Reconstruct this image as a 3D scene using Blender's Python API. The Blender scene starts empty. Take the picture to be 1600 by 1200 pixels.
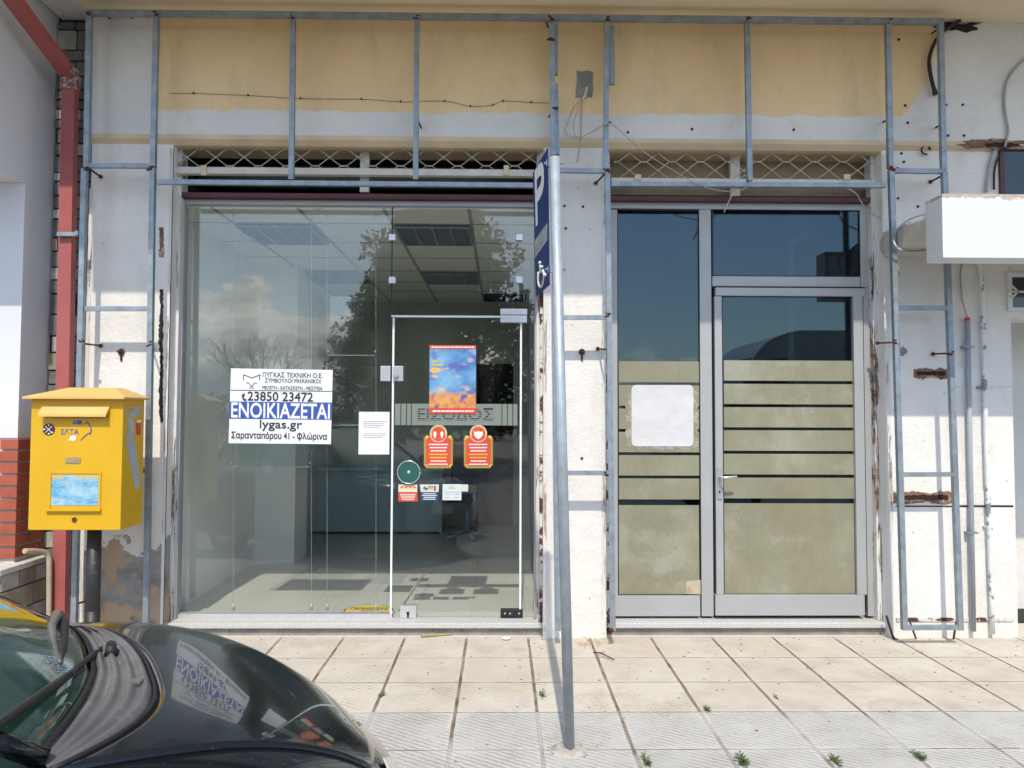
import bpy, bmesh, math, random
from mathutils import Vector as V, Matrix
R = math.radians
random.seed(7)
SC = bpy.context.scene
COL = SC.collection
# ------------------------------------------------------------------ camera
FPX, HCAM = 1150.0, 1.5
yaw, tilt, roll = R(0.85), math.atan(45 / FPX), R(0.2)
CF = V((math.sin(yaw) * math.cos(tilt), math.cos(yaw) * math.cos(tilt), math.sin(tilt)))
CR = V((math.cos(yaw), -math.sin(yaw), 0)); CU = CR.cross(CF)
CR, CU = CR * math.cos(roll) + CU * math.sin(roll), CU * math.cos(roll) - CR * math.sin(roll)
CAMP = V((0, 0, HCAM))
cd = bpy.data.cameras.new('camera'); cam = bpy.data.objects.new('camera', cd); COL.objects.link(cam)
cd.sensor_fit = 'HORIZONTAL'; cd.sensor_width = 36; cd.lens = FPX / 1600 * 36; cd.clip_start = .05; cd.clip_end = 2000
cam.matrix_world = Matrix(((CR.x, CU.x, -CF.x, 0), (CR.y, CU.y, -CF.y, 0), (CR.z, CU.z, -CF.z, HCAM), (0, 0, 0, 1)))
SC.camera = cam
# ------------------------------------------------------------------ light, sky, exposure
SUN = V((.045, 1, -1.3)).normalized()          # the way sunlight travels
sl = bpy.data.lights.new('sun', 'SUN'); sl.energy = 2.12; sl.angle = R(.6); sl.color = (1, .915, .775)
so = bpy.data.objects.new('sun', sl); COL.objects.link(so)
so.rotation_euler = SUN.to_track_quat('-Z', 'Y').to_euler(); so.location = (0, -6, 12)
W = bpy.data.worlds.new('World'); SC.world = W; W.use_nodes = True
SC.view_settings.view_transform = 'Standard'; SC.view_settings.look = 'None'
SC.view_settings.exposure = 0.87; SC.view_settings.gamma = 1
SC.cycles.use_denoising = True; SC.cycles.max_bounces = 14; SC.cycles.diffuse_bounces = 10; SC.cycles.glossy_bounces = 5
SC.cycles.transparent_max_bounces = 24; SC.cycles.caustics_reflective = False; SC.cycles.caustics_refractive = False
SC.cycles.sample_clamp_indirect = 8

class NT:
    """small helper round a node tree"""
    def __init__(s, nt): s.nt = nt
    def n(s, typ, **kw):
        o = s.nt.nodes.new(typ)
        for k, v in kw.items():
            if k in ('_',): continue
            if k.startswith('i_'):
                key = k[2:]; key = int(key) if key.isdigit() else key.replace('_', ' ')
                s.put(o.inputs[key], v)
            else: setattr(o, k, v)
        return o
    def put(s, sock, v):
        if hasattr(v, 'is_output'): s.nt.links.new(v, sock)
        elif hasattr(v, 'outputs'): s.nt.links.new(v.outputs[0], sock)
        else:
            if sock.type == 'RGBA' and len(v) == 3: v = (*v, 1)
            sock.default_value = v
    def math(s, op, a, b=0.0, clamp=False):
        o = s.nt.nodes.new('ShaderNodeMath'); o.operation = op; o.use_clamp = clamp
        s.put(o.inputs[0], a); s.put(o.inputs[1], b); return o.outputs[0]
    def noise(s, scale, detail=3, rough=.55, vec=None, out='Fac', dist=0.0):
        o = s.n('ShaderNodeTexNoise'); o.inputs['Scale'].default_value = scale; o.inputs['Detail'].default_value = detail
        o.inputs['Roughness'].default_value = rough; o.inputs['Distortion'].default_value = dist
        s.put(o.inputs['Vector'], vec if vec is not None else s.obj()); return o.outputs[out]
    def obj(s):
        if not hasattr(s, '_tc'): s._tc = s.n('ShaderNodeTexCoord')
        return s._tc.outputs['Object']
    def xyz(s):
        if not hasattr(s, '_sx'):
            s._sx = s.n('ShaderNodeSeparateXYZ'); s.put(s._sx.inputs[0], s.obj())
        return s._sx.outputs
    def scaled(s, x, y, z):
        o = s.n('ShaderNodeVectorMath', operation='MULTIPLY'); s.put(o.inputs[0], s.obj()); o.inputs[1].default_value = (x, y, z); return o.outputs[0]
    def step(s, v, lo, hi):
        o = s.n('ShaderNodeMapRange'); s.put(o.inputs[0], v); s.put(o.inputs[1], lo); s.put(o.inputs[2], hi); o.clamp = True; return o.outputs[0]
    def mix(s, f, a, b, mode='MIX'):
        o = s.n('ShaderNodeMix', data_type='RGBA', blend_type=mode); s.put(o.inputs[0], f); s.put(o.inputs[6], a); s.put(o.inputs[7], b); return o.outputs[2]
    def bump(s, h, strength=.3, dist=.01):
        o = s.n('ShaderNodeBump'); o.inputs['Strength'].default_value = strength; o.inputs['Distance'].default_value = dist; s.put(o.inputs['Height'], h); return o.outputs[0]

def new_mat(name):
    m = bpy.data.materials.new(name); m.use_nodes = True; t = NT(m.node_tree)
    return m, t, m.node_tree.nodes['Principled BSDF']

def paint(name, base, var=.1, scale=2.5, rough=.7, bump=.15, bscale=70, stain=None, metal=0.0, spec=.5, coat=0.0, grime=None):
    """colour with cloudy variation, fine bump and up to two kinds of shaped wear"""
    m, t, b = new_mat(name)
    d = tuple(max(0, c * (1 - var)) for c in base); l = tuple(c * (1 + var * .6) for c in base)
    c = t.mix(t.step(t.noise(scale, 5), .3, .7), d, l)
    for st in (stain, grime):
        if st:
            col, th, sc, soft = st
            c = t.mix(t.step(t.noise(sc, 6, .65), th, th + soft), c, col)
    t.put(b.inputs['Base Color'], c)
    b.inputs['Roughness'].default_value = rough; b.inputs['Metallic'].default_value = metal
    b.inputs['Specular IOR Level'].default_value = spec; b.inputs['Coat Weight'].default_value = coat; b.inputs['Coat Roughness'].default_value = .03
    if bump: t.put(b.inputs['Normal'], t.bump(t.noise(bscale, 4), bump, .004))
    return m

# sky with a bank of cumulus low over the horizon
t = NT(W.node_tree)
bg = W.node_tree.nodes['Background']; bg.inputs['Strength'].default_value = .15
sky = t.n('ShaderNodeTexSky', sky_type='NISHITA'); sky.sun_disc = False; sky.sun_elevation = R(52.4); sky.sun_rotation = R(182.6)
sky.air_density = 1.0; sky.dust_density = .9; sky.ozone_density = 1.2
tc = t.n('ShaderNodeTexCoord'); sx = t.n('ShaderNodeSeparateXYZ'); t.put(sx.inputs[0], tc.outputs['Generated'])
vm = t.n('ShaderNodeVectorMath', operation='MULTIPLY'); t.put(vm.inputs[0], tc.outputs['Generated']); vm.inputs[1].default_value = (1, 1, 2.1)
elev = sx.outputs[2]
puff = t.math('ADD', t.math('MULTIPLY', t.math('SUBTRACT', t.noise(8.5, 10, .66, vm.outputs[0]), .5), .24), t.math('MULTIPLY', t.math('SUBTRACT', t.noise(2.2, 2, .5, vm.outputs[0]), .5), .10))
top = t.math('ADD', t.math('ADD', .062, t.math('MULTIPLY', t.step(sx.outputs[0], .22, -.16), .088)), puff)      # the cumulus bank is lower towards the right-hand end of the street
den = t.math('MULTIPLY', t.step(t.math('SUBTRACT', top, elev), -.001, .012), t.step(elev, -.05, .0))
body = t.math('ADD', t.math('MULTIPLY', t.noise(11, 7, .6, vm.outputs[0]), .8), t.math('MULTIPLY', t.step(t.math('SUBTRACT', top, elev), .09, 0), .35))
cl = t.mix(t.step(body, .40, .78), (2.0, 2.35, 2.8), (11.5, 11.4, 11.1))
t.put(bg.inputs['Color'], t.mix(den, sky.outputs[0], cl))

# ------------------------------------------------------------------ pixel of the photograph -> point of the place
def ray(px, py): return CF + CR * ((px - 800) / FPX) - CU * ((py - 600) / FPX)
def atY(px, py, Y): d = ray(px, py); return CAMP + d * (Y / d.y)
def atZ(px, py, z): d = ray(px, py); return CAMP + d * ((z - HCAM) / d.z)
def PX(px, Y, py=645): return atY(px, py, Y).x
def PZ(py, Y, px=780): return atY(px, py, Y).z

# ------------------------------------------------------------------ mesh helper
class MB:
    def __init__(s): s.bm = bmesh.new()
    def box(s, x0, x1, y0, y1, z0, z1, bev=0, mi=0):
        r = bmesh.ops.create_cube(s.bm, size=1)
        for v in r['verts']:
            v.co = V((x0 + (v.co.x + .5) * (x1 - x0), y0 + (v.co.y + .5) * (y1 - y0), z0 + (v.co.z + .5) * (z1 - z0)))
        fs = set(f for v in r['verts'] for f in v.link_faces)
        for f in fs: f.material_index = mi
        if bev:
            es = set(e for v in r['verts'] for e in v.link_edges)
            q = bmesh.ops.bevel(s.bm, geom=list(es), offset=bev, segments=2, affect='EDGES', profile=.6)
            for f in q['faces']: f.material_index = mi
        return s
    def bar(s, p, q, w, h=None, roll=0, ext=0):
        """square tube from p to q"""
        p, q = V(p), V(q); h = h or w; d = (q - p).normalized(); p = p - d * ext; q = q + d * ext
        ref = V((0, 1, 0)) if abs(d.y) < .8 else V((0, 0, 1))
        a = d.cross(ref).normalized(); b = a.cross(d).normalized()
        vs = []
        for c in (p, q):
            for i, j in ((-1, -1), (1, -1), (1, 1), (-1, 1)): vs.append(s.bm.verts.new(c + a * (i * w / 2) + b * (j * h / 2)))
        for i in range(4):
            j = (i + 1) % 4; s.bm.faces.new((vs[i], vs[j], vs[j + 4], vs[i + 4]))
        s.bm.faces.new((vs[3], vs[2], vs[1], vs[0])); s.bm.faces.new(vs[4:8]); return s
    def tube(s, pts, r, n=8, caps=True):
        pts = [V(p) for p in pts]; rr = r if isinstance(r, (list, tuple)) else [r] * len(pts)
        prev = None; rings = []
        for i, p in enumerate(pts):
            d = (pts[min(i + 1, len(pts) - 1)] - pts[max(i - 1, 0)]).normalized()
            if prev is None:
                ref = V((0, 0, 1)) if abs(d.z) < .9 else V((0, 1, 0)); a = d.cross(ref).normalized()
            else: a = (prev - d * prev.dot(d)).normalized()
            prev = a; b = d.cross(a)
            rings.append([s.bm.verts.new(p + (a * math.cos(k * 2 * math.pi / n) + b * math.sin(k * 2 * math.pi / n)) * rr[i]) for k in range(n)])
        for A, B in zip(rings, rings[1:]):
            for k in range(n): f = s.bm.faces.new((A[k], A[(k + 1) % n], B[(k + 1) % n], B[k])); f.smooth = n > 5
        if caps: s.bm.faces.new(rings[0][::-1]); s.bm.faces.new(rings[-1])
        return s
    def prism(s, poly, d):
        """polygon of 3-D points given thickness along the vector d"""
        a = [s.bm.verts.new(V(p)) for p in poly]; b = [s.bm.verts.new(V(p) + V(d)) for p in poly]; n = len(a)
        s.bm.faces.new(a); s.bm.faces.new(b[::-1])
        for i in range(n): s.bm.faces.new((a[i], b[i], b[(i + 1) % n], a[(i + 1) % n]))
        return s
    def grid(s, rows, smooth=True, flip=False):
        vs = [[s.bm.verts.new(V(p)) for p in r] for r in rows]
        for i in range(len(vs) - 1):
            for j in range(len(vs[0]) - 1):
                q = (vs[i][j], vs[i][j + 1], vs[i + 1][j + 1], vs[i + 1][j])
                f = s.bm.faces.new(q[::-1] if flip else q); f.smooth = smooth
        return s
    def sphere(s, c, r, sub=2, sc=(1, 1, 1)):
        q = bmesh.ops.create_icosphere(s.bm, subdivisions=sub, radius=r)
        for v in q['verts']:
            v.co = V((v.co.x * sc[0], v.co.y * sc[1], v.co.z * sc[2])) + V(c)
            for f in v.link_faces: f.smooth = True
        return s
    def build(s, name, mat, parent=None, fix=True, solid=0, uvproj=None):
        if fix: bmesh.ops.recalc_face_normals(s.bm, faces=s.bm.faces[:])
        me = bpy.data.meshes.new(name); s.bm.to_mesh(me); s.bm.free()
        for m in (mat if isinstance(mat, (list, tuple)) else [mat]): me.materials.append(m)
        return link(name, me, parent, solid)

def link(name, me, parent=None, solid=0):
    o = bpy.data.objects.new(name, me); COL.objects.link(o)
    if parent is not None:
        o.parent = parent
        if parent.type == 'EMPTY': o.location = -parent.location
    if solid:
        md = o.modifiers.new('thickness', 'SOLIDIFY'); md.thickness = solid; md.offset = 0
    return o
def tag(o, label, cat, group=None, kind=None):
    o['label'] = label; o['category'] = cat
    if group: o['group'] = group
    if kind: o['kind'] = kind
    return o
def thing(name, label, cat, loc, group=None):
    o = bpy.data.objects.new(name, None); COL.objects.link(o); o.location = V(loc); o.empty_display_size = .2
    return tag(o, label, cat, group)
def structure(o): o['kind'] = 'structure'; return o

def text_mesh(body, org, right, up, width, height, bold=0.0, out=.0015, shear=0.0):
    """lettering: a flat mesh fitted into the box width x height whose lower left corner is org"""
    body = body.translate(str.maketrans('ΑΒΕΖΗΙΚΜΝΟΡΤΥΧπ', 'ABEZHIKMNOPTYXп'))      # same shapes, cleaner outlines
    c = bpy.data.curves.new('lettering', 'FONT'); c.body = body; c.shear = shear; c.fill_mode = 'BOTH'
    c.resolution_u = 3
    o = bpy.data.objects.new('lettering', c); COL.objects.link(o)
    dg = bpy.context.evaluated_depsgraph_get(); me = bpy.data.meshes.new_from_object(o.evaluated_get(dg))
    bpy.data.objects.remove(o)
    xs = [v.co.x for v in me.vertices] or [0, 1]; ys = [v.co.y for v in me.vertices] or [0, 1]
    x0, x1, y0, y1 = min(xs), max(xs), min(ys), max(ys); right, up = V(right).normalized(), V(up).normalized(); nrm = right.cross(up)
    sx_ = width / max(1e-6, x1 - x0); sy_ = height / max(1e-6, y1 - y0) if height else sx_
    # heavier strokes: the outline is laid down several times, shifted by a hair
    shifts = [(0, 0)] if not bold else [(dx * bold * width * .07, dy * bold * (height or width * .2) * .9) for dx in (-1, 0, 1) for dy in (-1, 1)]
    bm = bmesh.new(); bm.from_mesh(me); base = bm.verts[:]; bf = [[v.index for v in f.verts] for f in bm.faces]; co = [v.co.copy() for v in base]; bm.free()
    bm = bmesh.new()
    for k, (dx, dy) in enumerate(shifts):
        vs = [bm.verts.new(V(org) + right * ((c_.x - x0) * sx_ + dx) + up * ((c_.y - y0) * sy_ + dy) + nrm * (out + k * .00006)) for c_ in co]
        for f in bf:
            try: bm.faces.new([vs[i] for i in f])
            except ValueError: pass
    bm.to_mesh(me); bm.free()
    return me
def text_extent(body):
    c = bpy.data.curves.new('lettering', 'FONT'); c.body = body; o = bpy.data.objects.new('lettering', c); COL.objects.link(o)
    me = bpy.data.meshes.new_from_object(o.evaluated_get(bpy.context.evaluated_depsgraph_get())); bpy.data.objects.remove(o); xs = [v.co.x for v in me.vertices]; bpy.data.meshes.remove(me); return min(xs), max(xs)
def lettering(body, org, width, height, mat, parent, right=(1, 0, 0), up=(0, 0, 1), bold=0.0, out=.0015, name='lettering', shear=0.0):
    me = text_mesh(body, org, right, up, width, height, bold, out, shear); me.materials.clear(); me.materials.append(mat)
    return link(name, me, parent)
def lettering_px(body, x0, y0, x1, y1, Y, mat, parent, bold=0.0, out=.0015, name='lettering'):
    """lettering filling the rectangle of photo pixels on a facade-parallel plane"""
    a = atY(x0, y1, Y); b = atY(x1, y0, Y)
    return lettering(body, a, b.x - a.x, b.z - a.z, mat, parent, bold=bold, out=out, name=name)
def rect_px(x0, y0, x1, y1, Y):
    ym, xm = (y0 + y1) / 2, (x0 + x1) / 2; return atY(x0, ym, Y).x, atY(x1, ym, Y).x, atY(xm, y1, Y).z, atY(xm, y0, Y).z
def smooth_pts(pts, n=6):
    """Catmull-Rom through the points"""
    P = [V(p) for p in pts]; P = [P[0] * 2 - P[1]] + P + [P[-1] * 2 - P[-2]]; out = []
    for i in range(1, len(P) - 2):
        for k in range(n):
            u = k / n; a, b, c, d = P[i - 1], P[i], P[i + 1], P[i + 2]
            out.append(.5 * ((2 * b) + (c - a) * u + (2 * a - 5 * b + 4 * c - d) * u * u + (3 * b - a - 3 * c + d) * u ** 3))
    out.append(P[-2]); return out
def px_curve(pts, Y, n=6):
    return smooth_pts([atY(p[0], p[1], p[2] if len(p) > 2 else Y) for p in pts], n)
# ------------------------------------------------------------------ materials
YW, YU, YF, YD = 4.97, 4.94, 4.79, 5.10     # lower wall, upper wall, metal frames, door frames
WHITE = (.79, .77, .725)
def wall_white(name, base=WHITE, low=False):
    m, t, b = new_mat(name)
    c = t.mix(t.step(t.noise(1.6, 5, .6), .3, .75), tuple(x * .84 for x in base), base)
    c = t.mix(t.math('MULTIPLY', t.step(t.noise(4.5, 5, .6, t.scaled(1, 1, .25)), .53, .72), .36), c, (.50, .46, .38))     # run-off stains
    c = t.mix(t.step(t.noise(9, 7, .7), .69, .71), c, (.42, .36, .30))                             # chips
    c = t.mix(t.step(t.noise(26, 4, .6), .71, .73), c, (.30, .27, .24))
    h = t.math('ADD', t.noise(55, 5, .6), t.math('MULTIPLY', t.noise(9, 3), 2.0))
    if low:     # rendering flaked off near the ground
        x, y, z = t.xyz()
        edge = t.math('SUBTRACT', .66, t.math('ADD', z, t.math('MULTIPLY', t.math('SUBTRACT', t.noise(5.5, 7, .62), .5), .9)))
        fl = t.step(edge, 0, .015)
        cem = t.mix(t.step(t.noise(2.6, 5, .6), .52, .58), t.mix(t.step(t.noise(7, 6, .7), .35, .65), (.17, .16, .15), (.33, .32, .30)), (.42, .31, .20))
        cem = t.mix(t.step(t.noise(18, 6, .7), .55, .7), cem, (.36, .34, .31))
        c = t.mix(fl, c, cem); h = t.math('SUBTRACT', h, t.math('MULTIPLY', fl, 4.0))
    t.put(b.inputs['Base Color'], c); b.inputs['Roughness'].default_value = .75
    t.put(b.inputs['Normal'], t.bump(h, .5, .008)); return m
M_white = wall_white('white wall paint'); M_flaked = wall_white('flaking white wall paint', low=True)
M_whiter = wall_white('side wall white paint', (.80, .785, .745))

def upper_wall():
    m, t, b = new_mat('ochre wall paint'); x, y, z = t.xyz()
    zb = t.math('ADD', z, t.math('MULTIPLY', t.math('SUBTRACT', t.noise(7, 6, .65, t.scaled(1, 1, .3)), .5), .10))
    zl = PZ(177, YU)
    och = t.step(zb, zl, zl + .006)
    och = t.math('MULTIPLY', och, t.step(t.math('ADD', x, t.math('MULTIPLY', t.noise(9), .01)), PX(246, YU, 100), PX(248, YU, 100)))
    xr = t.math('ADD', x, t.math('MULTIPLY', t.math('SUBTRACT', t.noise(3, 4), .5), .12))
    right = t.step(xr, PX(1469, YU), PX(1471, YU))
    curve = t.step(t.math('SUBTRACT', t.math('ADD', xr, t.math('MULTIPLY', z, -.75)), PX(1430, YU) - .75 * PZ(160, YU)), 0, .01)
    och = t.math('MULTIPLY', och, t.math('SUBTRACT', 1, t.math('MAXIMUM', right, curve)))
    o1 = t.mix(t.step(t.noise(1.3, 5, .6), .3, .75), (.77, .56, .31), (.85, .64, .38))
    o1 = t.mix(t.math('MULTIPLY', t.step(t.noise(5, 7, .7, t.scaled(1, 1, .3)), .50, .72), .5), o1, (.58, .45, .28))
    w1 = t.mix(t.step(t.noise(1.8, 5, .6), .3, .75), (.64, .64, .63), WHITE)
    w1 = t.mix(t.math('MULTIPLY', t.step(t.noise(5, 6, .65), .56, .72), .35), w1, (.52, .46, .38))
    w1 = t.mix(t.step(t.noise(20, 5, .7), .70, .72), w1, (.34, .30, .26))
    t.put(b.inputs['Base Color'], t.mix(och, w1, o1)); b.inputs['Roughness'].default_value = .8
    t.put(b.inputs['Normal'], t.bump(t.math('ADD', t.noise(60, 5), t.math('MULTIPLY', t.noise(7, 4), 1.5)), .3, .006)); return m
M_upper = upper_wall()
M_cream = paint('cream soffit paint', (.86, .73, .50), .1, 1.2, .8, .2, 40)
M_creamstrip = paint('cream drip edge paint', (.66, .53, .36), .15, 3, .8, .2, 40, stain=((.35, .27, .2), .68, 14, .03))
M_rust = paint('rust', (.10, .035, .018), .5, 30, .9, .6, 160)
M_darkgap = paint('dark rotten timber', (.03, .014, .011), .5, 12, .9, .5, 60)
M_brick = paint('broken brick', (.22, .12, .075), .45, 14, .95, .9, 40, stain=((.40, .33, .26), .55, 22, .05))
M_cement = paint('bare cement', (.27, .26, .24), .3, 9, .95, .9, 60, stain=((.12, .11, .10), .63, 17, .04))
M_galv = paint('galvanised steel', (.27, .32, .36), .25, 14, .48, .08, 120, stain=((.15, .075, .04), .70, 7, .04), metal=.35)
M_pole = paint('galvanised pole', (.40, .45, .48), .18, 16, .42, .08, 150, metal=.35)
M_alu = paint('grey aluminium', (.375, .385, .39), .06, 4, .45, .03, 200, metal=.1, stain=((.24, .23, .22), .70, 5, .06))
M_alulit = paint('brushed steel fitting', (.66, .67, .69), .05, 9, .28, .02, 200, metal=.6)
M_dark = paint('black rubber', (.012, .012, .014), .2, 10, .6, .05)
M_redbeam = paint('dark red lacquered beam', (.085, .022, .022), .3, 6, .55, .15, 50)
M_void = paint('near black shutter box', (.022, .019, .018), .4, 4, .9, .2)  # one near-black tone for the inside of the shutter boxes
M_voidtan = paint('tan shutter box board', (.30, .24, .15), .2, 3, .8, .2)
M_rail = paint('cream rail paint', (.60, .575, .52), .12, 9, .55, .1, 80, stain=((.3, .22, .15), .70, 16, .04))
M_grille = paint('tan grille paint', (.50, .42, .31), .15, 12, .55, .1, 80, stain=((.2, .11, .06), .68, 20, .04))
M_granite, t_, b_ = new_mat('speckled granite')
c_ = t_.mix(t_.step(t_.noise(160, 4, .7), .42, .6), (.36, .36, .36), (.66, .66, .65)); c_ = t_.mix(t_.step(t_.noise(5, 5), .55, .7), c_, (.5, .47, .42))
t_.put(b_.inputs['Base Color'], c_); b_.inputs['Roughness'].default_value = .55; t_.put(b_.inputs['Normal'], t_.bump(t_.noise(150, 3), .2, .003))
M_frost, t_, b_ = new_mat('frosted film')      # milky sticker film, scuffed near the ground
x_, y_, z_ = t_.xyz()
c_ = t_.mix(t_.step(t_.noise(2.2, 5, .6), .3, .7), (.215, .205, .135), (.285, .28, .195))
c_ = t_.mix(t_.math('MULTIPLY', t_.step(t_.noise(70, 4, .7, t_.scaled(1, 1, .25)), .5, .7), .35), c_, (.34, .34, .25))
c_ = t_.mix(t_.math('MULTIPLY', t_.step(t_.noise(1.6, 5, .65, t_.scaled(1.4, 1, .5)), .48, .68), .5), c_, (.205, .17, .10)); c_ = t_.mix(t_.math('MULTIPLY', t_.step(t_.noise(3.4, 6, .7), .50, .66), .55), c_, (.37, .37, .31)); c_ = t_.mix(t_.math('MULTIPLY', t_.step(t_.noise(30, 6, .75, t_.scaled(.35, 1, 1.6)), .62, .70), .4), c_, (.40, .40, .33))
c_ = t_.mix(t_.math('MULTIPLY', t_.step(t_.math('ADD', z_, t_.math('MULTIPLY', t_.noise(12, 5), .12)), .30, .22), .55), c_, (.17, .135, .065))
t_.put(b_.inputs['Base Color'], c_); b_.inputs['Roughness'].default_value = .33; t_.put(b_.inputs['Normal'], t_.bump(t_.noise(90, 3), .05, .002))
M_film2 = paint('entrance strip film', (.20, .235, .20), .06, 5, .4, 0)
def glass(name, tint, ior, rough=0.0, dirt=.0, coat=(1, 1, 1)):
    m, t, b = new_mat(name); nt = m.node_tree; nt.nodes.remove(b); out = nt.nodes['Material Output']
    lw = t.n('ShaderNodeLayerWeight'); lw.inputs['Blend'].default_value = .5; f0 = ((ior - 1) / (ior + 1)) ** 2
    fr = t.math('ADD', t.math('MULTIPLY', t.math('POWER', lw.outputs['Facing'], 5.0), 1 - f0), f0)      # Schlick's law, alike from both sides
    tr = t.n('ShaderNodeBsdfTransparent'); tr.inputs[0].default_value = (*tint, 1)
    gl = t.n('ShaderNodeBsdfGlossy'); gl.inputs['Roughness'].default_value = rough; gl.inputs[0].default_value = (*coat, 1)
    mx = t.n('ShaderNodeMixShader'); t.put(mx.inputs[0], fr); nt.links.new(tr.outputs[0], mx.inputs[1]); nt.links.new(gl.outputs[0], mx.inputs[2])
    last = mx
    if dirt:
        df = t.n('ShaderNodeBsdfDiffuse'); df.inputs[0].default_value = (.5, .5, .47, 1); m2 = t.n('ShaderNodeMixShader')
        f = t.math('MULTIPLY', t.step(t.noise(3.2, 7, .7, t.scaled(1, 1, .35)), .45, .85), dirt)
        f = t.math('ADD', f, t.math('MULTIPLY', t.step(t.noise(48, 3, .5), .73, .76), dirt * 3))
        t.put(m2.inputs[0], f); nt.links.new(mx.outputs[0], m2.inputs[1]); nt.links.new(df.outputs[0], m2.inputs[2]); last = m2
    nt.links.new(last.outputs[0], out.inputs[0]); return m
M_glass = glass('shop glass', (.975, .99, .975), 1.60, 0, .04)
M_tint = glass('tinted door glass', (.42, .48, .54), 1.62, 0, .02, (.66, .90, 1.0))
M_acryl = glass('acrylic sheet', (.90, .92, .92), 1.5, .05, .10)
M_edge = paint('polished glass edge', (.72, .78, .77), .03, 6, .2, 0)
M_paper = paint('white paper', (.72, .74, .75), .04, 3, .65, .04, 30)
M_crease, t_, b_ = new_mat('creased white paper')
b_.inputs['Roughness'].default_value = .5; t_.put(b_.inputs['Base Color'], t_.mix(t_.step(t_.noise(6, 4), .4, .7), (.58, .58, .60), (.64, .64, .65)))
w_ = t_.n('ShaderNodeTexVoronoi', feature='SMOOTH_F1'); w_.inputs['Scale'].default_value = 11; t_.put(w_.inputs['Vector'], t_.obj()); t_.put(b_.inputs['Normal'], t_.bump(t_.math('ADD', w_.outputs['Distance'], t_.math('MULTIPLY', t_.noise(7, 3), .6)), .30, .02))
M_paperdull = paint('cream sticker', (.62, .60, .50), .05, 8, .5, 0)
M_ink = paint('black ink', (.028, .026, .036), .1, 8, .6, 0)
M_blueink = paint('blue ink', (.035, .085, .38), .12, 5, .5, 0)
M_whiteink = paint('white ink', (.74, .77, .78), .03, 5, .5, 0)
M_red = paint('red sticker', (.60, .075, .035), .12, 6, .45, 0)
M_orange = paint('orange print', (.70, .22, .03), .1, 6, .5, 0)
M_yelprint = paint('yellow print', (.68, .48, .06), .1, 6, .5, 0)
M_navy = paint('navy sticker', (.02, .05, .13), .1, 6, .45, 0)
M_green = paint('green plastic disc', (.02, .10, .085), .15, 8, .4, 0)
M_redpipe = paint('red painted pipe', (.36, .092, .085), .15, 5, .5, .12, 60, stain=((.45, .2, .18), .66, 8, .1))
M_yellow = paint('yellow postbox paint', (.66, .385, .006), .09, 2.5, .5, .06, 90, stain=((.50, .27, .03), .69, 13, .04), grime=((.58, .40, .10), .66, 34, .03))
M_black = paint('black painted tube', (.02, .02, .022), .3, 14, .5, .1, 60, stain=((.12, .11, .1), .62, 26, .08))
M_tape = paint('grey parcel tape', (.42, .43, .44), .1, 8, .5, .2, 50)
M_signblue = paint('sign blue', (.005, .028, .125), .08, 5, .5, 0, spec=.25)
M_signwhite = paint('sign white', (.70, .71, .70), .06, 6, .4, 0)
M_signgrey = paint('scraped sign sticker', (.33, .33, .33), .3, 25, .6, 0)
M_cable = paint('cream cable', (.42, .36, .28), .15, 20, .6, 0)
M_wire = paint('grey cable', (.36, .37, .37), .15, 20, .6, 0)
M_steelwire = paint('steel wire', (.5, .52, .53), .1, 20, .35, 0, metal=.6)
M_hose = paint('black hose', (.02, .014, .016), .3, 20, .55, .1)
M_wpipe = paint('chipped white pipe paint', (.72, .73, .72), .1, 8, .6, .2, 60, stain=((.22, .25, .29), .55, 9, .02))
M_wtank = paint('white pvc', (.66, .68, .69), .06, 4, .4, .04)
M_conduit = paint('grey conduit', (.33, .37, .41), .1, 9, .5, .05)
M_redcap = paint('red plastic', (.50, .05, .03), .1, 9, .4, 0)
M_tileR = paint('terracotta slip', (.36, .085, .045), .18, 10, .6, .2, 60)
M_mortar = paint('mortar', (.55, .52, .47), .15, 16, .9, .4, 80)
M_stoneA = paint('grey fieldstone', (.15, .15, .15), .35, 12, .85, .8, 35)
M_stoneB = paint('tan fieldstone', (.30, .255, .18), .3, 9, .85, .8, 35)
M_stoneC = paint('pale fieldstone', (.42, .42, .39), .3, 10, .85, .8, 35)
M_joint = paint('dark joint', (.035, .03, .028), .3, 12, .95, .4)
M_neigh = paint('neighbour white render', (.66, .67, .70), .06, 1.5, .75, .15, 60)
M_plinth = paint('pale plinth stone', (.55, .53, .48), .2, 6, .8, .4, 40)
M_leaf = paint('weed leaves', (.085, .14, .03), .4, 40, .6, 0)
M_straw = paint('dry straw', (.42, .32, .16), .3, 30, .8, 0)
# interior
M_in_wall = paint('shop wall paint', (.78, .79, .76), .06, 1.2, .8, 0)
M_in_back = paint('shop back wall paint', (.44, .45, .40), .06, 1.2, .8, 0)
M_ceil = paint('mineral ceiling tile', (.82, .81, .74), .05, 20, .9, .1, 90)
M_grid = paint('ceiling grid', (.40, .40, .37), .05, 8, .6, 0)
M_louvre = paint('lamp louvre', (.28, .33, .37), .1, 8, .4, 0)
M_lamphole = paint('unlit lamp tray', (.10, .11, .12), .1, 8, .5, 0)
M_floor, t_, b_ = new_mat('shop floor tile')
c_ = t_.mix(t_.step(t_.noise(1.2, 5), .3, .7), (.40, .41, .385), (.48, .49, .46)); c_ = t_.mix(t_.step(t_.noise(30, 5, .7), .68, .7), c_, (.55, .55, .52))
t_.put(b_.inputs['Base Color'], c_); b_.inputs['Roughness'].default_value = .35
M_counter = paint('blue grey laminate', (.32, .42, .45), .05, 3, .45, 0)
M_nearblack = paint('dark doorway', (.012, .014, .018), .2, 3, .7, 0)
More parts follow.
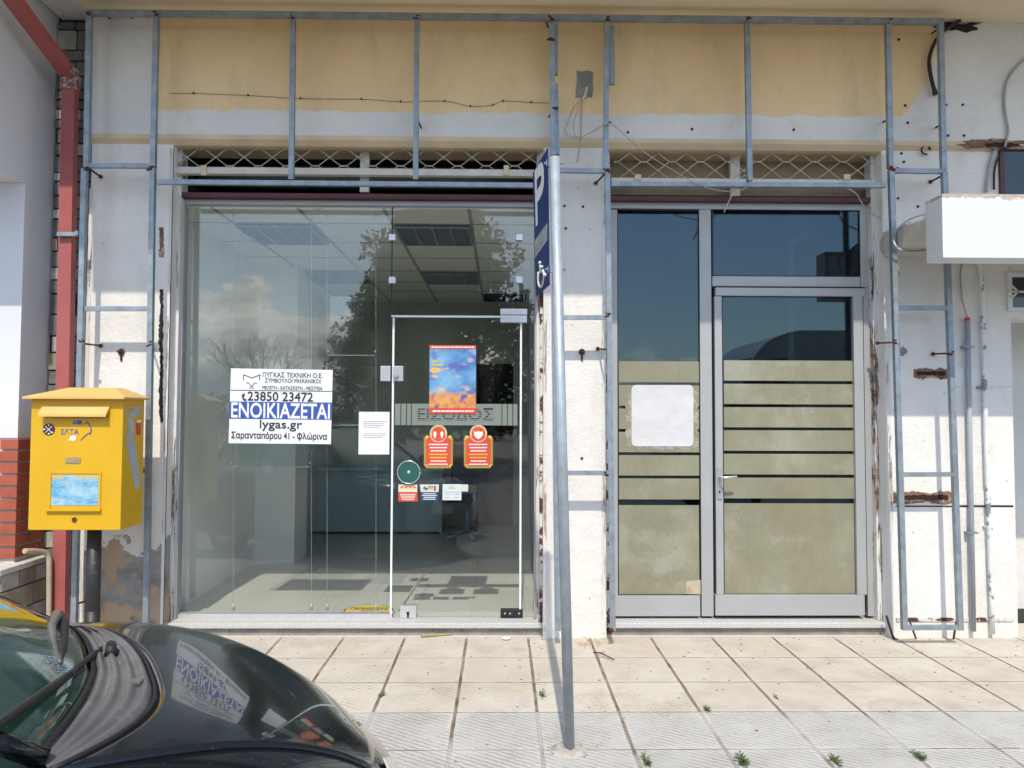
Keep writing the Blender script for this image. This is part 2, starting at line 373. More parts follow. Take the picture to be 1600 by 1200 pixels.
# ground
def pavement_mat():
    m, t, b = new_mat('concrete paving slabs'); x, y, z = t.xyz()
    S = .41
    wob = t.math('MULTIPLY', t.math('SUBTRACT', t.noise(2.6, 3), .5), .012)
    u = t.math('DIVIDE', t.math('ADD', t.math('SUBTRACT', x, PAVX), wob), S); v = t.math('DIVIDE', t.math('ADD', t.math('SUBTRACT', y, PAVY), wob), S)
    fu, fv = t.math('FRACT', u), t.math('FRACT', v)
    du = t.math('MULTIPLY', t.math('MINIMUM', fu, t.math('SUBTRACT', 1, fu)), S); dv = t.math('MULTIPLY', t.math('MINIMUM', fv, t.math('SUBTRACT', 1, fv)), S)
    cell = t.n('ShaderNodeCombineXYZ'); t.put(cell.inputs[0], t.math('FLOOR', u)); t.put(cell.inputs[1], t.math('FLOOR', v))
    wn = t.n('ShaderNodeTexWhiteNoise', noise_dimensions='3D'); t.put(wn.inputs[0], cell.outputs[0])
    near = t.step(t.math('ADD', y, t.math('MULTIPLY', t.math('SUBTRACT', t.noise(3.5, 5), .5), .03)), PAVY - S * 2 + .01, PAVY - S * 2 - .01)
    beige = t.mix(wn.outputs[0], (.46, .42, .35), (.56, .52, .44)); grey = t.mix(wn.outputs[0], (.41, .405, .38), (.48, .475, .45))
    blot = t.step(t.noise(2.0, 6, .65), .3, .72)
    beige = t.mix(t.math('MULTIPLY', blot, .75), beige, (.60, .57, .50)); grey = t.mix(t.math('MULTIPLY', blot, .6), grey, (.56, .555, .53))
    beige = t.mix(t.math('MULTIPLY', t.step(t.noise(5, 5, .6), .52, .75), .5), beige, (.52, .40, .28))
    c = t.mix(near, beige, grey)
    # diagonal drag marks cut in every slab
    w = t.n('ShaderNodeTexWave', wave_type='BANDS', bands_direction='DIAGONAL'); w.inputs['Scale'].default_value = 15.5; w.inputs['Distortion'].default_value = 2.6; w.inputs['Detail'].default_value = 3
    w.inputs['Detail Scale'].default_value = 2.5
    t.put(w.inputs['Vector'], t.scaled(.75, 1.15, 0)); groove = t.math('MULTIPLY', t.step(w.outputs['Fac'], .55, .95), t.math('MAXIMUM', t.math('MULTIPLY', t.step(t.noise(2.3, 6, .7), .44, .62), t.step(wn.outputs[0], .1, .6)), t.math('MULTIPLY', near, t.step(t.noise(2.9, 6, .7), .38, .58))))
    c = t.mix(t.math('MULTIPLY', groove, .46), c, (.27, .245, .215))
    c = t.mix(t.step(t.noise(46, 5, .7), .68, .71), c, (.22, .20, .17)); c = t.mix(t.step(t.noise(13, 6, .7), .70, .73), c, (.20, .18, .16))
    jn = t.math('MULTIPLY', t.noise(9, 5, .65), .011)
    jx = t.step(du, t.math('ADD', jn, .0045), t.math('ADD', jn, .001)); jy = t.step(dv, t.math('ADD', t.math('MULTIPLY', jn, .8), .0015), t.math('MULTIPLY', jn, .45))
    jc = t.mix(t.step(t.noise(6, 4), .35, .65), (.13, .085, .05), (.30, .25, .19)); jc = t.mix(t.math('MULTIPLY', near, t.step(t.noise(2.2, 2), .42, .58)), jc, (.43, .42, .39))
    rim = t.math('MULTIPLY', t.step(t.math('MINIMUM', du, dv), .035, .012), t.step(t.noise(5, 5, .65), .40, .62)); c = t.mix(t.math('MULTIPLY', rim, .55), c, (.62, .60, .56))
    worn = t.math('MULTIPLY', t.step(t.noise(1.15, 6, .68), .50, .68), t.math('SUBTRACT', 1, near)); c = t.mix(t.math('MULTIPLY', worn, .45), c, (.50, .40, .28))
    dirt = t.math('MULTIPLY', t.step(t.noise(3.3, 7, .74), .50, .72), .48); c = t.mix(dirt, c, (.30, .27, .235))
    c = t.mix(jx, c, jc); c = t.mix(t.math('MULTIPLY', jy, .9), c, jc)
    foot = t.step(t.math('ADD', y, t.math('MULTIPLY', t.noise(14, 5, .7), .10)), 4.99, 5.05); c = t.mix(foot, c, (.60, .55, .47))
    t.put(b.inputs['Base Color'], c); b.inputs['Roughness'].default_value = .85
    h = t.math('SUBTRACT', t.noise(110, 4, .6), t.math('ADD', t.math('MULTIPLY', groove, 1.6), t.math('MULTIPLY', t.math('MAXIMUM', jx, jy), 3)))
    t.put(b.inputs['Normal'], t.bump(h, .55, .006)); return m
PAVX = atZ(729, 998, 0).x; PAVY = atZ(760, 1028, 0).y
M_pave = pavement_mat()
M_road = paint('asphalt', (.25, .247, .24), .25, 3, .9, .6, 160, stain=((.31, .31, .30), .6, 60, .1))
M_kerb = paint('kerb concrete', (.40, .39, .37), .2, 6, .9, .5, 70)
M_bounce = paint('pale bounce gravel', (.34, .32, .28), .25, 5, .95, .6, 60, stain=((.16, .17, .08), .6, 1.2, .1))  # pale gravel added behind the camera to bounce light up under the balcony
# ------------------------------------------------------------------ ground
structure(MB().box(-30, 30, 2.78, 5.3, -.3, 0).build('pavement', M_pave))
structure(MB().box(-30, 30, 2.62, 2.776, -.3, -.004, .012).build('kerb', M_kerb))
structure(MB().box(-200, 200, -9.0, 2.616, -.4, -.12).build('road', M_road))
structure(MB().box(-400, 400, -600, -9.004, -.6, -.06).build('bounce_ground', M_bounce))

# ------------------------------------------------------------------ the shop building
def Xw(px, Y=YW): return PX(px, Y)
XL0, XL1 = PX(133, YW), PX(262, YW)        # left pier
XM0, XM1 = PX(849, YW), PX(947, YW)        # middle pier
XR0 = PX(1384, YW)                         # right wall starts
ZLED = PZ(224, YU); ZSOF = PZ(27, YU, 800); XEND = 5.2
B = thing('shop_building', 'single storey white and ochre shop building with flaking plaster and balcony slab', 'building', (.2, 5.2, 0))
MB().box(XL0, XL1, YW, 5.24, 0, ZLED - .001).build('pier', M_flaked, B)
MB().box(XM0, XM1, YW, 5.24, 0, ZLED - .001).build('pier', M_white, B)
XDR = PX(1584, YW, 700)      # a doorway recess begins at the right edge of the view
MB().box(XR0, XDR, YW, 5.24, 0, ZLED - .001).build('wall', M_whiter, B)
MB().box(XDR + .001, XEND, YW, 5.24, PZ(492, YW), ZLED - .001).build('lintel_wall', M_whiter, B)
MB().box(XDR - .2, XEND, 5.70, 5.8, 0, 2.6).build('recess_wall', M_whiter, B)
MB().box(XL0, XEND, YU, 5.24, ZLED + .04, ZSOF).build('upper_wall', M_upper, B)
m = MB(); m.prism([(XL0, YU - .004, ZLED + .042), (XL0, YU - .004, ZLED + .012), (XL0, YW + .004, ZLED - .02), (XL0, 5.23, ZLED - .02), (XL0, 5.23, ZLED + .042)], (XEND - XL0, 0, 0)); m.build('drip_edge', M_creamstrip, B)
# balcony slab: cream underside, and a white piece towards the neighbour
XBAL = PX(137, YU, 18)
MB().box(XBAL, XEND + 2, 3.50, 6.0, ZSOF + .001, ZSOF + .22).build('balcony_slab', M_cream, B)
MB().box(-3.06, XBAL - .003, 3.9, 6.0, ZSOF + .012, ZSOF + .21).build('gutter_slab', M_white, B)
m = MB()
for k in range(12): m.bar((XBAL + .2 + k * .7, 3.56, ZSOF + .22), (XBAL + .2 + k * .7, 3.56, ZSOF + 1.15), .025)
m.bar((XBAL, 3.56, ZSOF + 1.16), (XEND + 2, 3.56, ZSOF + 1.16), .05); m.build('balcony_railing', M_galv, B)
MB().box(-3.06, XEND + 2, 5.9, 6.2, ZSOF + .22, ZSOF + 2.9).build('upper_storey', M_white, B)
MB().box(-3.4, XEND + 2, 5.2, 11.2, ZSOF + .23, ZSOF + .3).build('roof', M_cement, B)
# door steps
def step(x0, x1):
    s = MB().box(x0, x1, 5.03, 5.30, 0, .052).build('step', M_cement, B)
    MB().box(x0 - .01, x1 + .01, 5.0, 5.30, .053, .088, .006).build('granite_sill', M_granite, s)
step(PX(262, 5.0), PX(853, 5.0)); step(PX(957, 5.0), PX(1392, 5.0))
# jamb strips between the plaster and the aluminium: old shutter guides, rusty and peeling
def jamb(px0, px1, y, mat, z1=None): MB().box(PX(px0, y), PX(px1, y), y, y + .1, .05, z1 or PZ(234, y)).build('shutter_guide', mat, B)
def peel_mat(name, dens, fa, fb):
    m, t, b = new_mat(name); v = t.scaled(3.0, 1, .22)
    c = t.mix(t.step(t.noise(3, 4), .3, .7), (.58, .56, .52), (.72, .71, .69)); p = t.step(t.noise(9, 7, .7, v), dens, dens + .03)
    c = t.mix(p, c, t.mix(t.step(t.noise(20, 4), .4, .6), fa, fb)); c = t.mix(t.step(t.noise(14, 6, .7, v), .60, .63), c, (.40, .34, .26))
    t.put(b.inputs['Base Color'], c); b.inputs['Roughness'].default_value = .8; t.put(b.inputs['Normal'], t.bump(t.math('SUBTRACT', t.noise(50), t.math('MULTIPLY', p, 3)), .5, .006)); return m
M_jambw = peel_mat('peeling guide paint', .54, (.06, .025, .02), (.26, .20, .15)); M_flake = peel_mat('flaking corner paint', .575, (.20, .185, .17), (.40, .37, .33)); M_jambr = paint('rusty guide', (.13, .05, .035), .5, 9, .9, .5, 50, stain=((.62, .60, .56), .46, 9, .03))
jamb(263, 266, 5.03, M_darkgap); jamb(266.5, 276, 5.055, M_jambw)
jamb(838, 843, 5.06, M_jambw); jamb(843.5, 848, 5.03, M_jambr)
jamb(947.5, 953.5, 5.03, M_jambr); jamb(1366.5, 1378, 5.05, M_jambw); jamb(1378.5, 1383.5, 5.03, M_darkgap)
for pa, pb, ya, yb in ((131, 137, 300, 985), (257.5, 262, 236, 985), (1385, 1392, 236, 985), (940, 946.5, 236, 990), (849.5, 854, 240, 985)): MB().box(PX(pa, YW), PX(pb, YW), YW - .003, YW + .01, max(.01, PZ(yb, YW)), PZ(ya, YW)).build('flaking_edge', M_flake, B)
# shutter boxes above the openings
def shutter_box(pxa, pxb, inner, dark):
    xa, xb = PX(pxa, YW), PX(pxb, YW); zt, zb = ZLED - .004, PZ(312, YD)
    s = MB()
    s.box(xa, xb, 5.56, 5.60, zb, zt); s.box(xa, xb, 5.13, 5.60, zb - .03, zb); s.box(xa, xb, 5.13, 5.56, zt, zt + .03)
    s.box(xa - .03, xa, 5.13, 5.6, zb, zt); s.box(xb, xb + .03, 5.13, 5.6, zb, zt)
    o = s.build('shutter_box', M_void, B)
    m = MB()
    if dark: m.tube([(xa + .02, 5.36, zt - .11), (xb - .02, 5.36, zt - .11)], .085, 16)
    else: m.box(xa + .02, xb - .02, 5.2, 5.24, PZ(303, 5.2), PZ(243, 5.2)); m.box(xa + .02, xb - .02, 5.2, 5.26, PZ(241, 5.2), PZ(233, 5.2))
    m.build('shutter_roll', inner, o)
    MB().box(xa, xb, 5.06, 5.14, PZ(312, 5.06), PZ(304, 5.06), .004).build('lintel_beam', M_redbeam, o)
    return o
M_roll = paint('grey shutter roll', (.10, .095, .08), .2, 3, .6, 0)
sb = shutter_box(266, 846, M_roll, True)
MB().box(PX(559, 5.1), PX(573, 5.1), 5.08, 5.12, PZ(303, 5.1), PZ(232, 5.1)).build('mullion', M_rail, sb)
MB().box(PX(559, 5.1), PX(590, 5.1), 5.5, 5.54, PZ(303, 5.5), PZ(234, 5.5)).build('shutter_slat_pack', M_void, sb)
sb = shutter_box(950, 1389, M_voidtan, False)
MB().box(PX(1143, 5.12), PX(1158, 5.12), 5.10, 5.14, PZ(303, 5.1), PZ(240, 5.1)).build('mullion', M_rail, sb)
# bare patches, holes and bolts
def blob_px(cx, cy, rx, ry, Y, mat, name, parent, thick=.004, n=18, seed=1, jag=.25):
    rnd = random.Random(seed); pts = []
    for k in range(n):
        a = -2 * math.pi * k / n; r = 1 + rnd.uniform(-jag, jag); pts.append(atY(cx + rx * r * math.cos(a), cy + ry * r * math.sin(a), Y))
    return MB().prism(pts, (0, thick, 0)).build(name, mat, parent)
def quad_px(x0, y0, x1, y1, Y, mat, name, parent, d=.004):
    a, b, c, e = rect_px(x0, y0, x1, y1, Y); return MB().box(a, b, Y, Y + d, c, e).build(name, mat, parent)
cp = MB().prism([atY(*p, YU - .006) for p in ((901, 110), (908, 112), (917, 110), (927, 112), (926, 126), (927, 140), (925, 152), (918, 151), (913, 156), (906, 152), (899, 152), (900, 138), (902, 124))], (0, .008, 0)).build('cement_patch', M_cement, B)
def notch(x0, y0, x1, y1, seed):
    rnd = random.Random(seed); n = 26; top = [(x0 + (x1 - x0) * k / n, y0 + rnd.uniform(-1.2, 1.4) - 1.5 * math.sin(k * .5 + seed)) for k in range(n + 1)]; bot = [(x1 - (x1 - x0) * k / n, y1 + rnd.uniform(-1.2, 1.2) + 1.5 * math.sin(k * .4)) for k in range(n + 1)]
    o = MB().prism([atY(*p, YW - .004) for p in top + bot], (0, .006, 0)).build('broken_notch', M_brick, B)
    n = 20; hp_ = [(x0 + 4 + (x1 - x0 - 9) * k / n, y0 + 4.5 + rnd.uniform(-1, 1)) for k in range(n + 1)] + [(x1 - 5 - (x1 - x0 - 9) * k / n, y1 - 5 + rnd.uniform(-1, 1)) for k in range(n + 1)]
    MB().prism([atY(*p, YW - .007) for p in hp_], (0, .002, 0)).build('hole', M_darkgap, o)
notch(1396, 769, 1487, 786, 3); notch(1428, 576, 1482, 591, 4)
for (x0, y0, x1, y1, sd) in ((248, 355, 256, 402, 11), (249, 452, 254.5, 660, 12)):
    rnd = random.Random(sd); n = max(6, int((y1 - y0) / 3.5)); a = [(x0 + rnd.uniform(-1, 1.2) + 1.2 * math.sin(k * .23), y0 + (y1 - y0) * k / n) for k in range(n + 1)]; b = [(x1 + rnd.uniform(-1, .8), y1 - (y1 - y0) * k / n) for k in range(n + 1)]
    MB().prism([atY(*p, YW - .003) for p in a + b], (0, .005, 0)).build('broken_plaster', M_darkgap if sd == 12 else M_brick, B)
blob_px(1411, 549, 7, 7, YW - .004, M_cement, 'cement_patch', B, .005, 12, 9)
blob_px(1492, 40, 34, 9, YU - .005, M_darkgap, 'plaster_break', B, .006, 22, 21, .35)
blob_px(1515, 28, 30, 8, YU - .008, M_cement, 'plaster_break', B, .006, 22, 22, .35)
blob_px(1545, 224, 48, 8, YU - .008, M_brick, 'plaster_break', B, .006, 26, 23, .3)
blob_px(1565, 226, 24, 4, YU - .011, M_darkgap, 'plaster_break', B, .006, 22, 24, .3)
for (px, py, Y) in ((882, 322, YW), (884, 357, YW), (911, 323, YW), (1478, 164, YU), (1504, 164, YU), (1481, 212, YU), (1506, 212, YU), (1418, 192, YU), (1404, 62, YU), (1403, 310, YW), (1434, 323, YW), (1412, 253, YW), (171, 28, YU), (207, 28, YU), (909, 716, YW), (1408, 240, YW), (1240, 203, YU), (1081, 202, YU), (981, 207, YU), (1414, 165, YU)):
    c = atY(px, py, Y); MB().tube([(c.x, Y - .006, c.z), (c.x, Y + .01, c.z)], .009, 8).build('wall_plug', M_dark, B)
def bolt(px, py):
    c = atY(px, py, YW); MB().tube([(c.x, YW - .05, c.z), (c.x, YW, c.z)], .008, 8).tube([(c.x, YW - .012, c.z), (c.x, YW - .002, c.z)], .022, 8).box(c.x - .006, c.x + .006, YW - .006, YW + .002, c.z - .06, c.z - .01).build('anchor_bolt', M_rust, B)
bolt(190, 550); bolt(909, 550)
c = atY(1444, 236, YW); MB().tube([(c.x + .03 * math.cos(a * .5), YW - .02, c.z + .03 * math.sin(a * .5)) for a in range(11)], .007, 6).build('iron_ring', M_rust, B)
# horizontal grooves and bands of the right-hand wall
for (y0, y1, xa, xb) in ((575, 604, 1483, 1581), (768, 789, 1494, 1583), (965, 971, 1400, 1583)):
    a, b, c, e = rect_px(xa, y0, xb, y1, YW); MB().box(a, b, YW - .008, YW + .01, c, e, .003).build('plaster_band', M_whiter if y0 < 900 else M_jambr, B)
for yy in (790, 398):
    a, b, c, e = rect_px(1400, yy, 1583, yy + 2, YW); MB().box(a, b, YW - .003, YW + .01, c, e).build('groove', M_darkgap, B)
# windows at the right edge
def wall_window(x0, y0, x1, y1, fm, name='window'):
    a, b, c, e = rect_px(x0, y0, x1, y1, YW); w = MB()
    w.box(a, b, YW - .02, YW + .02, c, c + .025).box(a, b, YW - .02, YW + .02, e - .03, e).box(a, a + .03, YW - .02, YW + .02, c + .026, e - .031).box(b - .03, b, YW - .02, YW + .02, c + .026, e - .031)
    o = w.build(name, fm, B); MB().box(a + .02, b - .02, YW - .006, YW - .001, c + .02, e - .02).build('pane', M_winpane, o); return a, b, c, e, o
M_winpane, t_, b_ = new_mat('dim window pane'); b_.inputs['Base Color'].default_value = (.03, .045, .06, 1); b_.inputs['Roughness'].default_value = .06; t_.put(b_.inputs['Normal'], t_.bump(t_.noise(3, 2), .02, .01))
wall_window(1560, 230, 1700, 320, paint('red brown window frame', (.075, .028, .022), .3, 8, .5, .1))
a, b, c, e, o = wall_window(1572, 427, 1680, 487, M_wtank)
zc = (c + e) / 2; MB().bar((a, YW - .022, zc), (b, YW - .022, zc), .012).bar((a + .02, YW - .022, zc + .045), (a + .065, YW - .022, zc), .012).bar((a + .065, YW - .022, zc), (a + .02, YW - .022, zc - .045), .012).build('glazing_bar', M_paperdull, o)
# the shop room behind the big window
RX0, RX1, RY1, RZ0, RZ1 = -2.36, .36, 9.5, .05, 2.93
MB().box(RX0 - .1, RX1 + .1, 5.24, RY1 + .1, -.06, RZ0).build('shop_floor', M_floor, B)
MB().box(RX0 - .08, RX0, 5.245, RY1, RZ0, RZ1).build('shop_side_wall', M_in_wall, B); MB().box(RX1, RX1 + .08, 5.245, RY1, RZ0, RZ1).build('shop_side_wall', M_in_wall, B)
MB().box(RX0 - .08, PX(281, 5.2), 5.155, 5.244, RZ0, RZ1).build('shop_reveal', M_in_wall, B); MB().box(PX(843, 5.2), RX1 + .08, 5.155, 5.244, RZ0, RZ1).build('shop_reveal', M_in_wall, B)
D0, D1, DZ = PX(745, RY1), PX(802, RY1), PZ(568, RY1)
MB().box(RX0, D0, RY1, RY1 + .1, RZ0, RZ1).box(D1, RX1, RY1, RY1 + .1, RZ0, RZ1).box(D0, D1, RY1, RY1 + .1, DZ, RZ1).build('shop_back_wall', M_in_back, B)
MB().box(D0 - .05, D1 + .05, RY1 + .6, RY1 + .7, RZ0 - .05, DZ + .05).box(D0 - .05, D0 + .004, RY1 + .02, RY1 + .6, RZ0 - .05, DZ + .05).box(D1 - .004, D1 + .05, RY1 + .02, RY1 + .6, RZ0 - .05, DZ + .05).box(D0, D1, RY1 + .02, RY1 + .6, DZ - .004, DZ + .05).box(D0, D1, RY1 + .02, RY1 + .6, RZ0 - .05, RZ0 + .004).build('back_doorway', M_nearblack, B)
MB().box(RX0, -1.98, 7.15, 7.6, RZ0, RZ1).build('shop_column', M_in_wall, B)
GX = [-2.03, -1.43, -.83, -.23]; GY = [5.54 + .62 * k for k in range(7)]
m = MB(); m.box(RX0 - .05, RX1 + .05, 5.14, RY1 + .1, RZ1, RZ1 + .03); o = m.build('shop_ceiling', M_ceil, B)
m = MB()
for gx in GX: m.box(gx - .012, gx + .012, 5.14, RY1, RZ1 - .006, RZ1 + .004)
for gy in GY: m.box(RX0, RX1, gy - .01, gy + .01, RZ1 - .004, RZ1 + .004)
m.build('ceiling_grid', M_grid, o)
# dark room behind the office door
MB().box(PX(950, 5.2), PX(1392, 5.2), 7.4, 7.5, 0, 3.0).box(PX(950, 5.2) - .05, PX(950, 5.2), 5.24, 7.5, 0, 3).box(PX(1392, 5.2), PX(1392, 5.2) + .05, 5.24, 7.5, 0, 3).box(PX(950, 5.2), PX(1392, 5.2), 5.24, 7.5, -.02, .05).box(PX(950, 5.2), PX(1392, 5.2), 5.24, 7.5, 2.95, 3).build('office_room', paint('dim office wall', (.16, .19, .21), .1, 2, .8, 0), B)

# ------------------------------------------------------------------ canopy on the right wall
K = thing('entrance_canopy', 'white concrete canopy with peeling top edge sticking out of the right wall', 'canopy', (3.2, 4.9, 2.6))
def canopy_mat():
    m, t, b = new_mat('canopy paint'); x, y, z = t.xyz(); zt = PZ(297, 4.25)
    e = t.step(t.math('SUBTRACT', zt - .005, t.math('ADD', z, t.math('MULTIPLY', t.math('SUBTRACT', t.noise(9, 6, .6), .42), .16))), .012, .0)
    c = t.mix(e, (.66, .69, .70), t.mix(t.step(t.noise(24, 5), .4, .6), (.40, .31, .25), (.50, .42, .36)))
    t.put(b.inputs['Base Color'], c); b.inputs['Roughness'].default_value = .7; t.put(b.inputs['Normal'], t.bump(t.math('SUBTRACT', t.noise(50), t.math('MULTIPLY', e, 3)), .25, .005)); return m
M_canopy = canopy_mat()
xs = PX(1472.7, 4.25, 350)
MB().box(xs, XEND, 4.25, 4.42, PZ(398, 4.25), PZ(297, 4.25), .004).build('fascia', M_canopy, K)
zs = PZ(397, YW)
m = MB(); m.prism([(xs + .02, 4.421, zs), (xs + .02, YW - .002, zs), (xs + .02, YW - .002, zs + .165), (xs + .02, 4.421, zs + .12)], (XEND - xs - .02, 0, 0)); m.build('canopy_slab', wall_white('weathered canopy paint', (.62, .58, .50)), K)
# ------------------------------------------------------------------ glass shopfront
YG = 5.135
def pbox(m, x0, y0, x1, y1, Y0, Y1, bev=0):
    a, b, c, e = rect_px(x0, y0, x1, y1, Y0); return m.box(a, b, Y0, Y1, c, e, bev)
S = thing('glass_shopfront', 'wide frameless glass shopfront with glass door in a thin grey frame', 'shopfront', atY(560, 965, YG))
m = MB(); pbox(m, 272, 313, 841, 321, YD, YD + .07, .003); pbox(m, 272, 321.2, 282, 968, YD, YD + .07, .003); pbox(m, 835, 321.2, 841, 966, YD, YD + .07, .003); m.build('frame', M_alu, S)
m = MB(); pbox(m, 277, 959.5, 609, 971, YD + .005, YD + .06, .003); m.build('bottom_channel', M_alulit, S)
def pane(name, x0, y0, x1, y1, parent, mat=None, Y=YG, th=.01):
    a, b, c, e = rect_px(x0, y0, x1, y1, Y); return MB().box(a, b, Y, Y + th, c, e).build(name, mat or M_glass, parent)
pane('pane', 282.3, 322, 609.5, 962, S); pane('pane', 612.5, 322, 834.5, 491.5, S); pane('pane', 814.5, 492.5, 834.5, 963, S)
# glass door leaf
dl = pane('glass_door', 613.5, 494.5, 812.5, 964, S)
m = MB(); pbox(m, 611.2, 493, 815, 496, YG - .004, YG + .014); m.build('door_edge', M_edge, dl)
m = MB(); pbox(m, 611.2, 496.5, 614.2, 966, YG - .004, YG + .014); m.build('door_edge', M_edge, dl)
m = MB(); pbox(m, 812, 496.5, 815, 952, YG - .004, YG + .014); m.build('door_edge', M_edge, dl)
m = MB(); pbox(m, 782, 482.5, 824, 491.8, YG - .022, YG + .03, .003); pbox(m, 782, 493, 823.5, 504, YG - .022, YG + .03, .003); m.build('hinge', M_alulit, dl)
m = MB(); pbox(m, 782, 953, 817, 964.5, YG - .02, YG + .03, .002); h = m.build('floor_hinge', M_dark, dl)
for px in (789, 797, 811):
    c = atY(px, 958.5, YG - .021); MB().tube([(c.x, c.y - .003, c.z), (c.x, c.y + .004, c.z)], .006, 8).build('screw', M_alulit, h)
m = MB(); pbox(m, 614.3, 572, 629.5, 595.5, YG - .02, YG + .03, .002); lk = m.build('lock', M_alulit, dl)
c = atY(618.5, 586, YG - .02); MB().tube([(c.x, c.y - .025, c.z), (c.x, c.y, c.z)], .017, 12).build('lock_cylinder', M_steelwire, lk)
m = MB(); pbox(m, 594.5, 572, 609.8, 595.5, YG - .018, YG + .03, .002); m.build('strike_plate', M_alulit, S)
m = MB(); pbox(m, 625, 946.5, 650, 966, YG - .02, YG + .03, .002); lk = m.build('floor_lock', M_alulit, dl)
c = atY(637.5, 958, YG - .021); MB().tube([(c.x, c.y - .004, c.z), (c.x, c.y, c.z)], .010, 10).box(c.x - .006, c.x + .006, c.y - .004, c.y + .001, c.z - .03, c.z).build('keyhole', M_dark, lk)
for px, py in ((612.5, 370.5), (811.5, 370.5), (612.5, 437.5), (811.5, 437)):
    m = MB(); pbox(m, px - 5, py - 5, px + 5, py + 5, YG - .02, YG + .03, .002); m.build('glass_clamp', M_alulit, S)
m = MB(); pbox(m, 611.4, 322, 613, 490, YG - .001, YG + .011); m.build('silicone_joint', M_dark, S)

# things stuck on the glass -------------------------------------------------
YS = YG - .004
def sheet(name, x0, y0, x1, y1, mat, Y=YS, th=.002, parent=None, rot=0):
    a, b, c, e = rect_px(x0, y0, x1, y1, Y); return MB().box(a, b, Y - th, Y, c, e).build(name, mat, parent)
T = thing('to_let_poster', 'large white and blue to let poster with phone number taped to the shop window', 'poster', atY(438, 694, YS))
pq = [(361, 575.5), (520, 578), (517, 694), (357, 692.5)]
MB().prism([atY(*p, YS - .006) for p in pq], (0, .004, 0)).build('poster_sheet', M_paper, T)
MB().prism([atY(*p, YS - .0075) for p in ((358.8, 627.3), (518.6, 629), (517.8, 656), (358, 654))], (0, .001, 0)).build('blue_band', M_blueink, T)
YT = YS - .0065
def pline(body, x0, y0, x1, y1, mat, bold=0.0, Y=YT, out=.001, par=None): return lettering_px(body, x0, y0, x1, y1, Y, mat, par or T, bold, out)
def skew(o, s=.0135):       # the poster hangs a touch askew
    for v in o.data.vertices: v.co.z -= (v.co.x - PX(438, YS)) * s
    return o
skew(pline('ՈΥΓΚΑΣ ΤΕΧΝΙΚΗ Ο.Ε.', 410.5, 582, 504, 589.5, M_ink, .012)); skew(pline('ΣΥΜΒΟΥΛΟΙ ΜΗΧΑΝΙΚΟΙ', 414.5, 591.5, 501, 598, M_ink, .012))
skew(pline('ΜΕΛΕΤΗ - ΚΑΤΑΣΚΕΥΗ - ΜΕΣΙΤΕΙΑ', 410, 603.2, 504, 608.6, M_ink, .012)); skew(pline('23850 23472', 387, 613, 489, 626.5, M_ink, .028))
skew(pline('ΕΝΟΙΚΙΑΖΕΤΑΙ', 361.5, 630.5, 515.5, 653, M_whiteink, .03, out=.0022)); skew(pline('lygas.gr', 406, 656.5, 472, 673.5, M_ink, .025))
skew(pline('Σαρανταπόρου 41 - Oλώρινα', 361.5, 675.5, 511, 688.5, M_ink, .022))
ex = text_extent('Σαρανταпόρου 41 - Oλώρινα'); e1 = text_extent('Σαρανταпόρου 41 - O'); eo = text_extent('O'); f_ = lambda q: 361.5 + (q - ex[0]) / (ex[1] - ex[0]) * 149.5; xc = f_(e1[1] - (eo[1] - eo[0]) / 2)
a_, b_x, c_z, e_z = rect_px(xc - .8, 675.8, xc + .8, 688.6, YT); skew(MB().box(a_, b_x, YT - .0015, YT - .0009, c_z, e_z).build('letter_stroke', M_ink, T))
m = MB(); L = lambda a, b, w: m.bar(atY(*a, YT - .001), atY(*b, YT - .001), w, .001)
L((380.5, 585.5), (393.5, 590.5), .005); L((393.5, 590.5), (407, 585.5), .005); L((380.5, 586), (380.5, 594), .005); L((406, 586), (405.5, 594), .005)
L((385, 598.5), (388, 598), .004); L((388, 598), (396.5, 607.5), .004); L((390, 607.5), (398, 598), .004); L((398, 598), (401.5, 599.5), .004)
L((360.5, 609.6), (519, 611.5), .004); m.build('emblem', M_ink, T)
m = MB(); m.tube([atY(x, y, YT - .001) for x, y in ((382.5, 616), (379.8, 617), (379.4, 620), (380.5, 623), (383, 625), (384.6, 624.2))], [.006, .009, .006, .006, .008, .006], 6); m.build('telephone_symbol', M_ink, T)

N = thing('paper_notice', 'small white typed paper notice on the glass left of the door lock side', 'notice', atY(584, 710, YS)); N['label'] = 'white typed paper notice between the to let poster and the glass door'
sheet('notice_sheet', 560.5, 643.5, 608.5, 710, M_paper, parent=N)
M_greyink = paint('faded grey ink', (.36, .37, .38), .1, 8, .6, 0)
m = MB(); rnd = random.Random(2)
for yy in (658, 661, 664, 667, 677, 680, 683):
    x = 568
    while x < 600 - (7 if yy in (667, 683) else 0):
        w = rnd.uniform(2, 6); a, b, c, e = rect_px(x, yy, x + w, yy + 1.1, YS - .003); m.box(a, b, YS - .003, YS - .0022, c, e); x += w + .9
m.build('typed_lines', M_greyink, N)

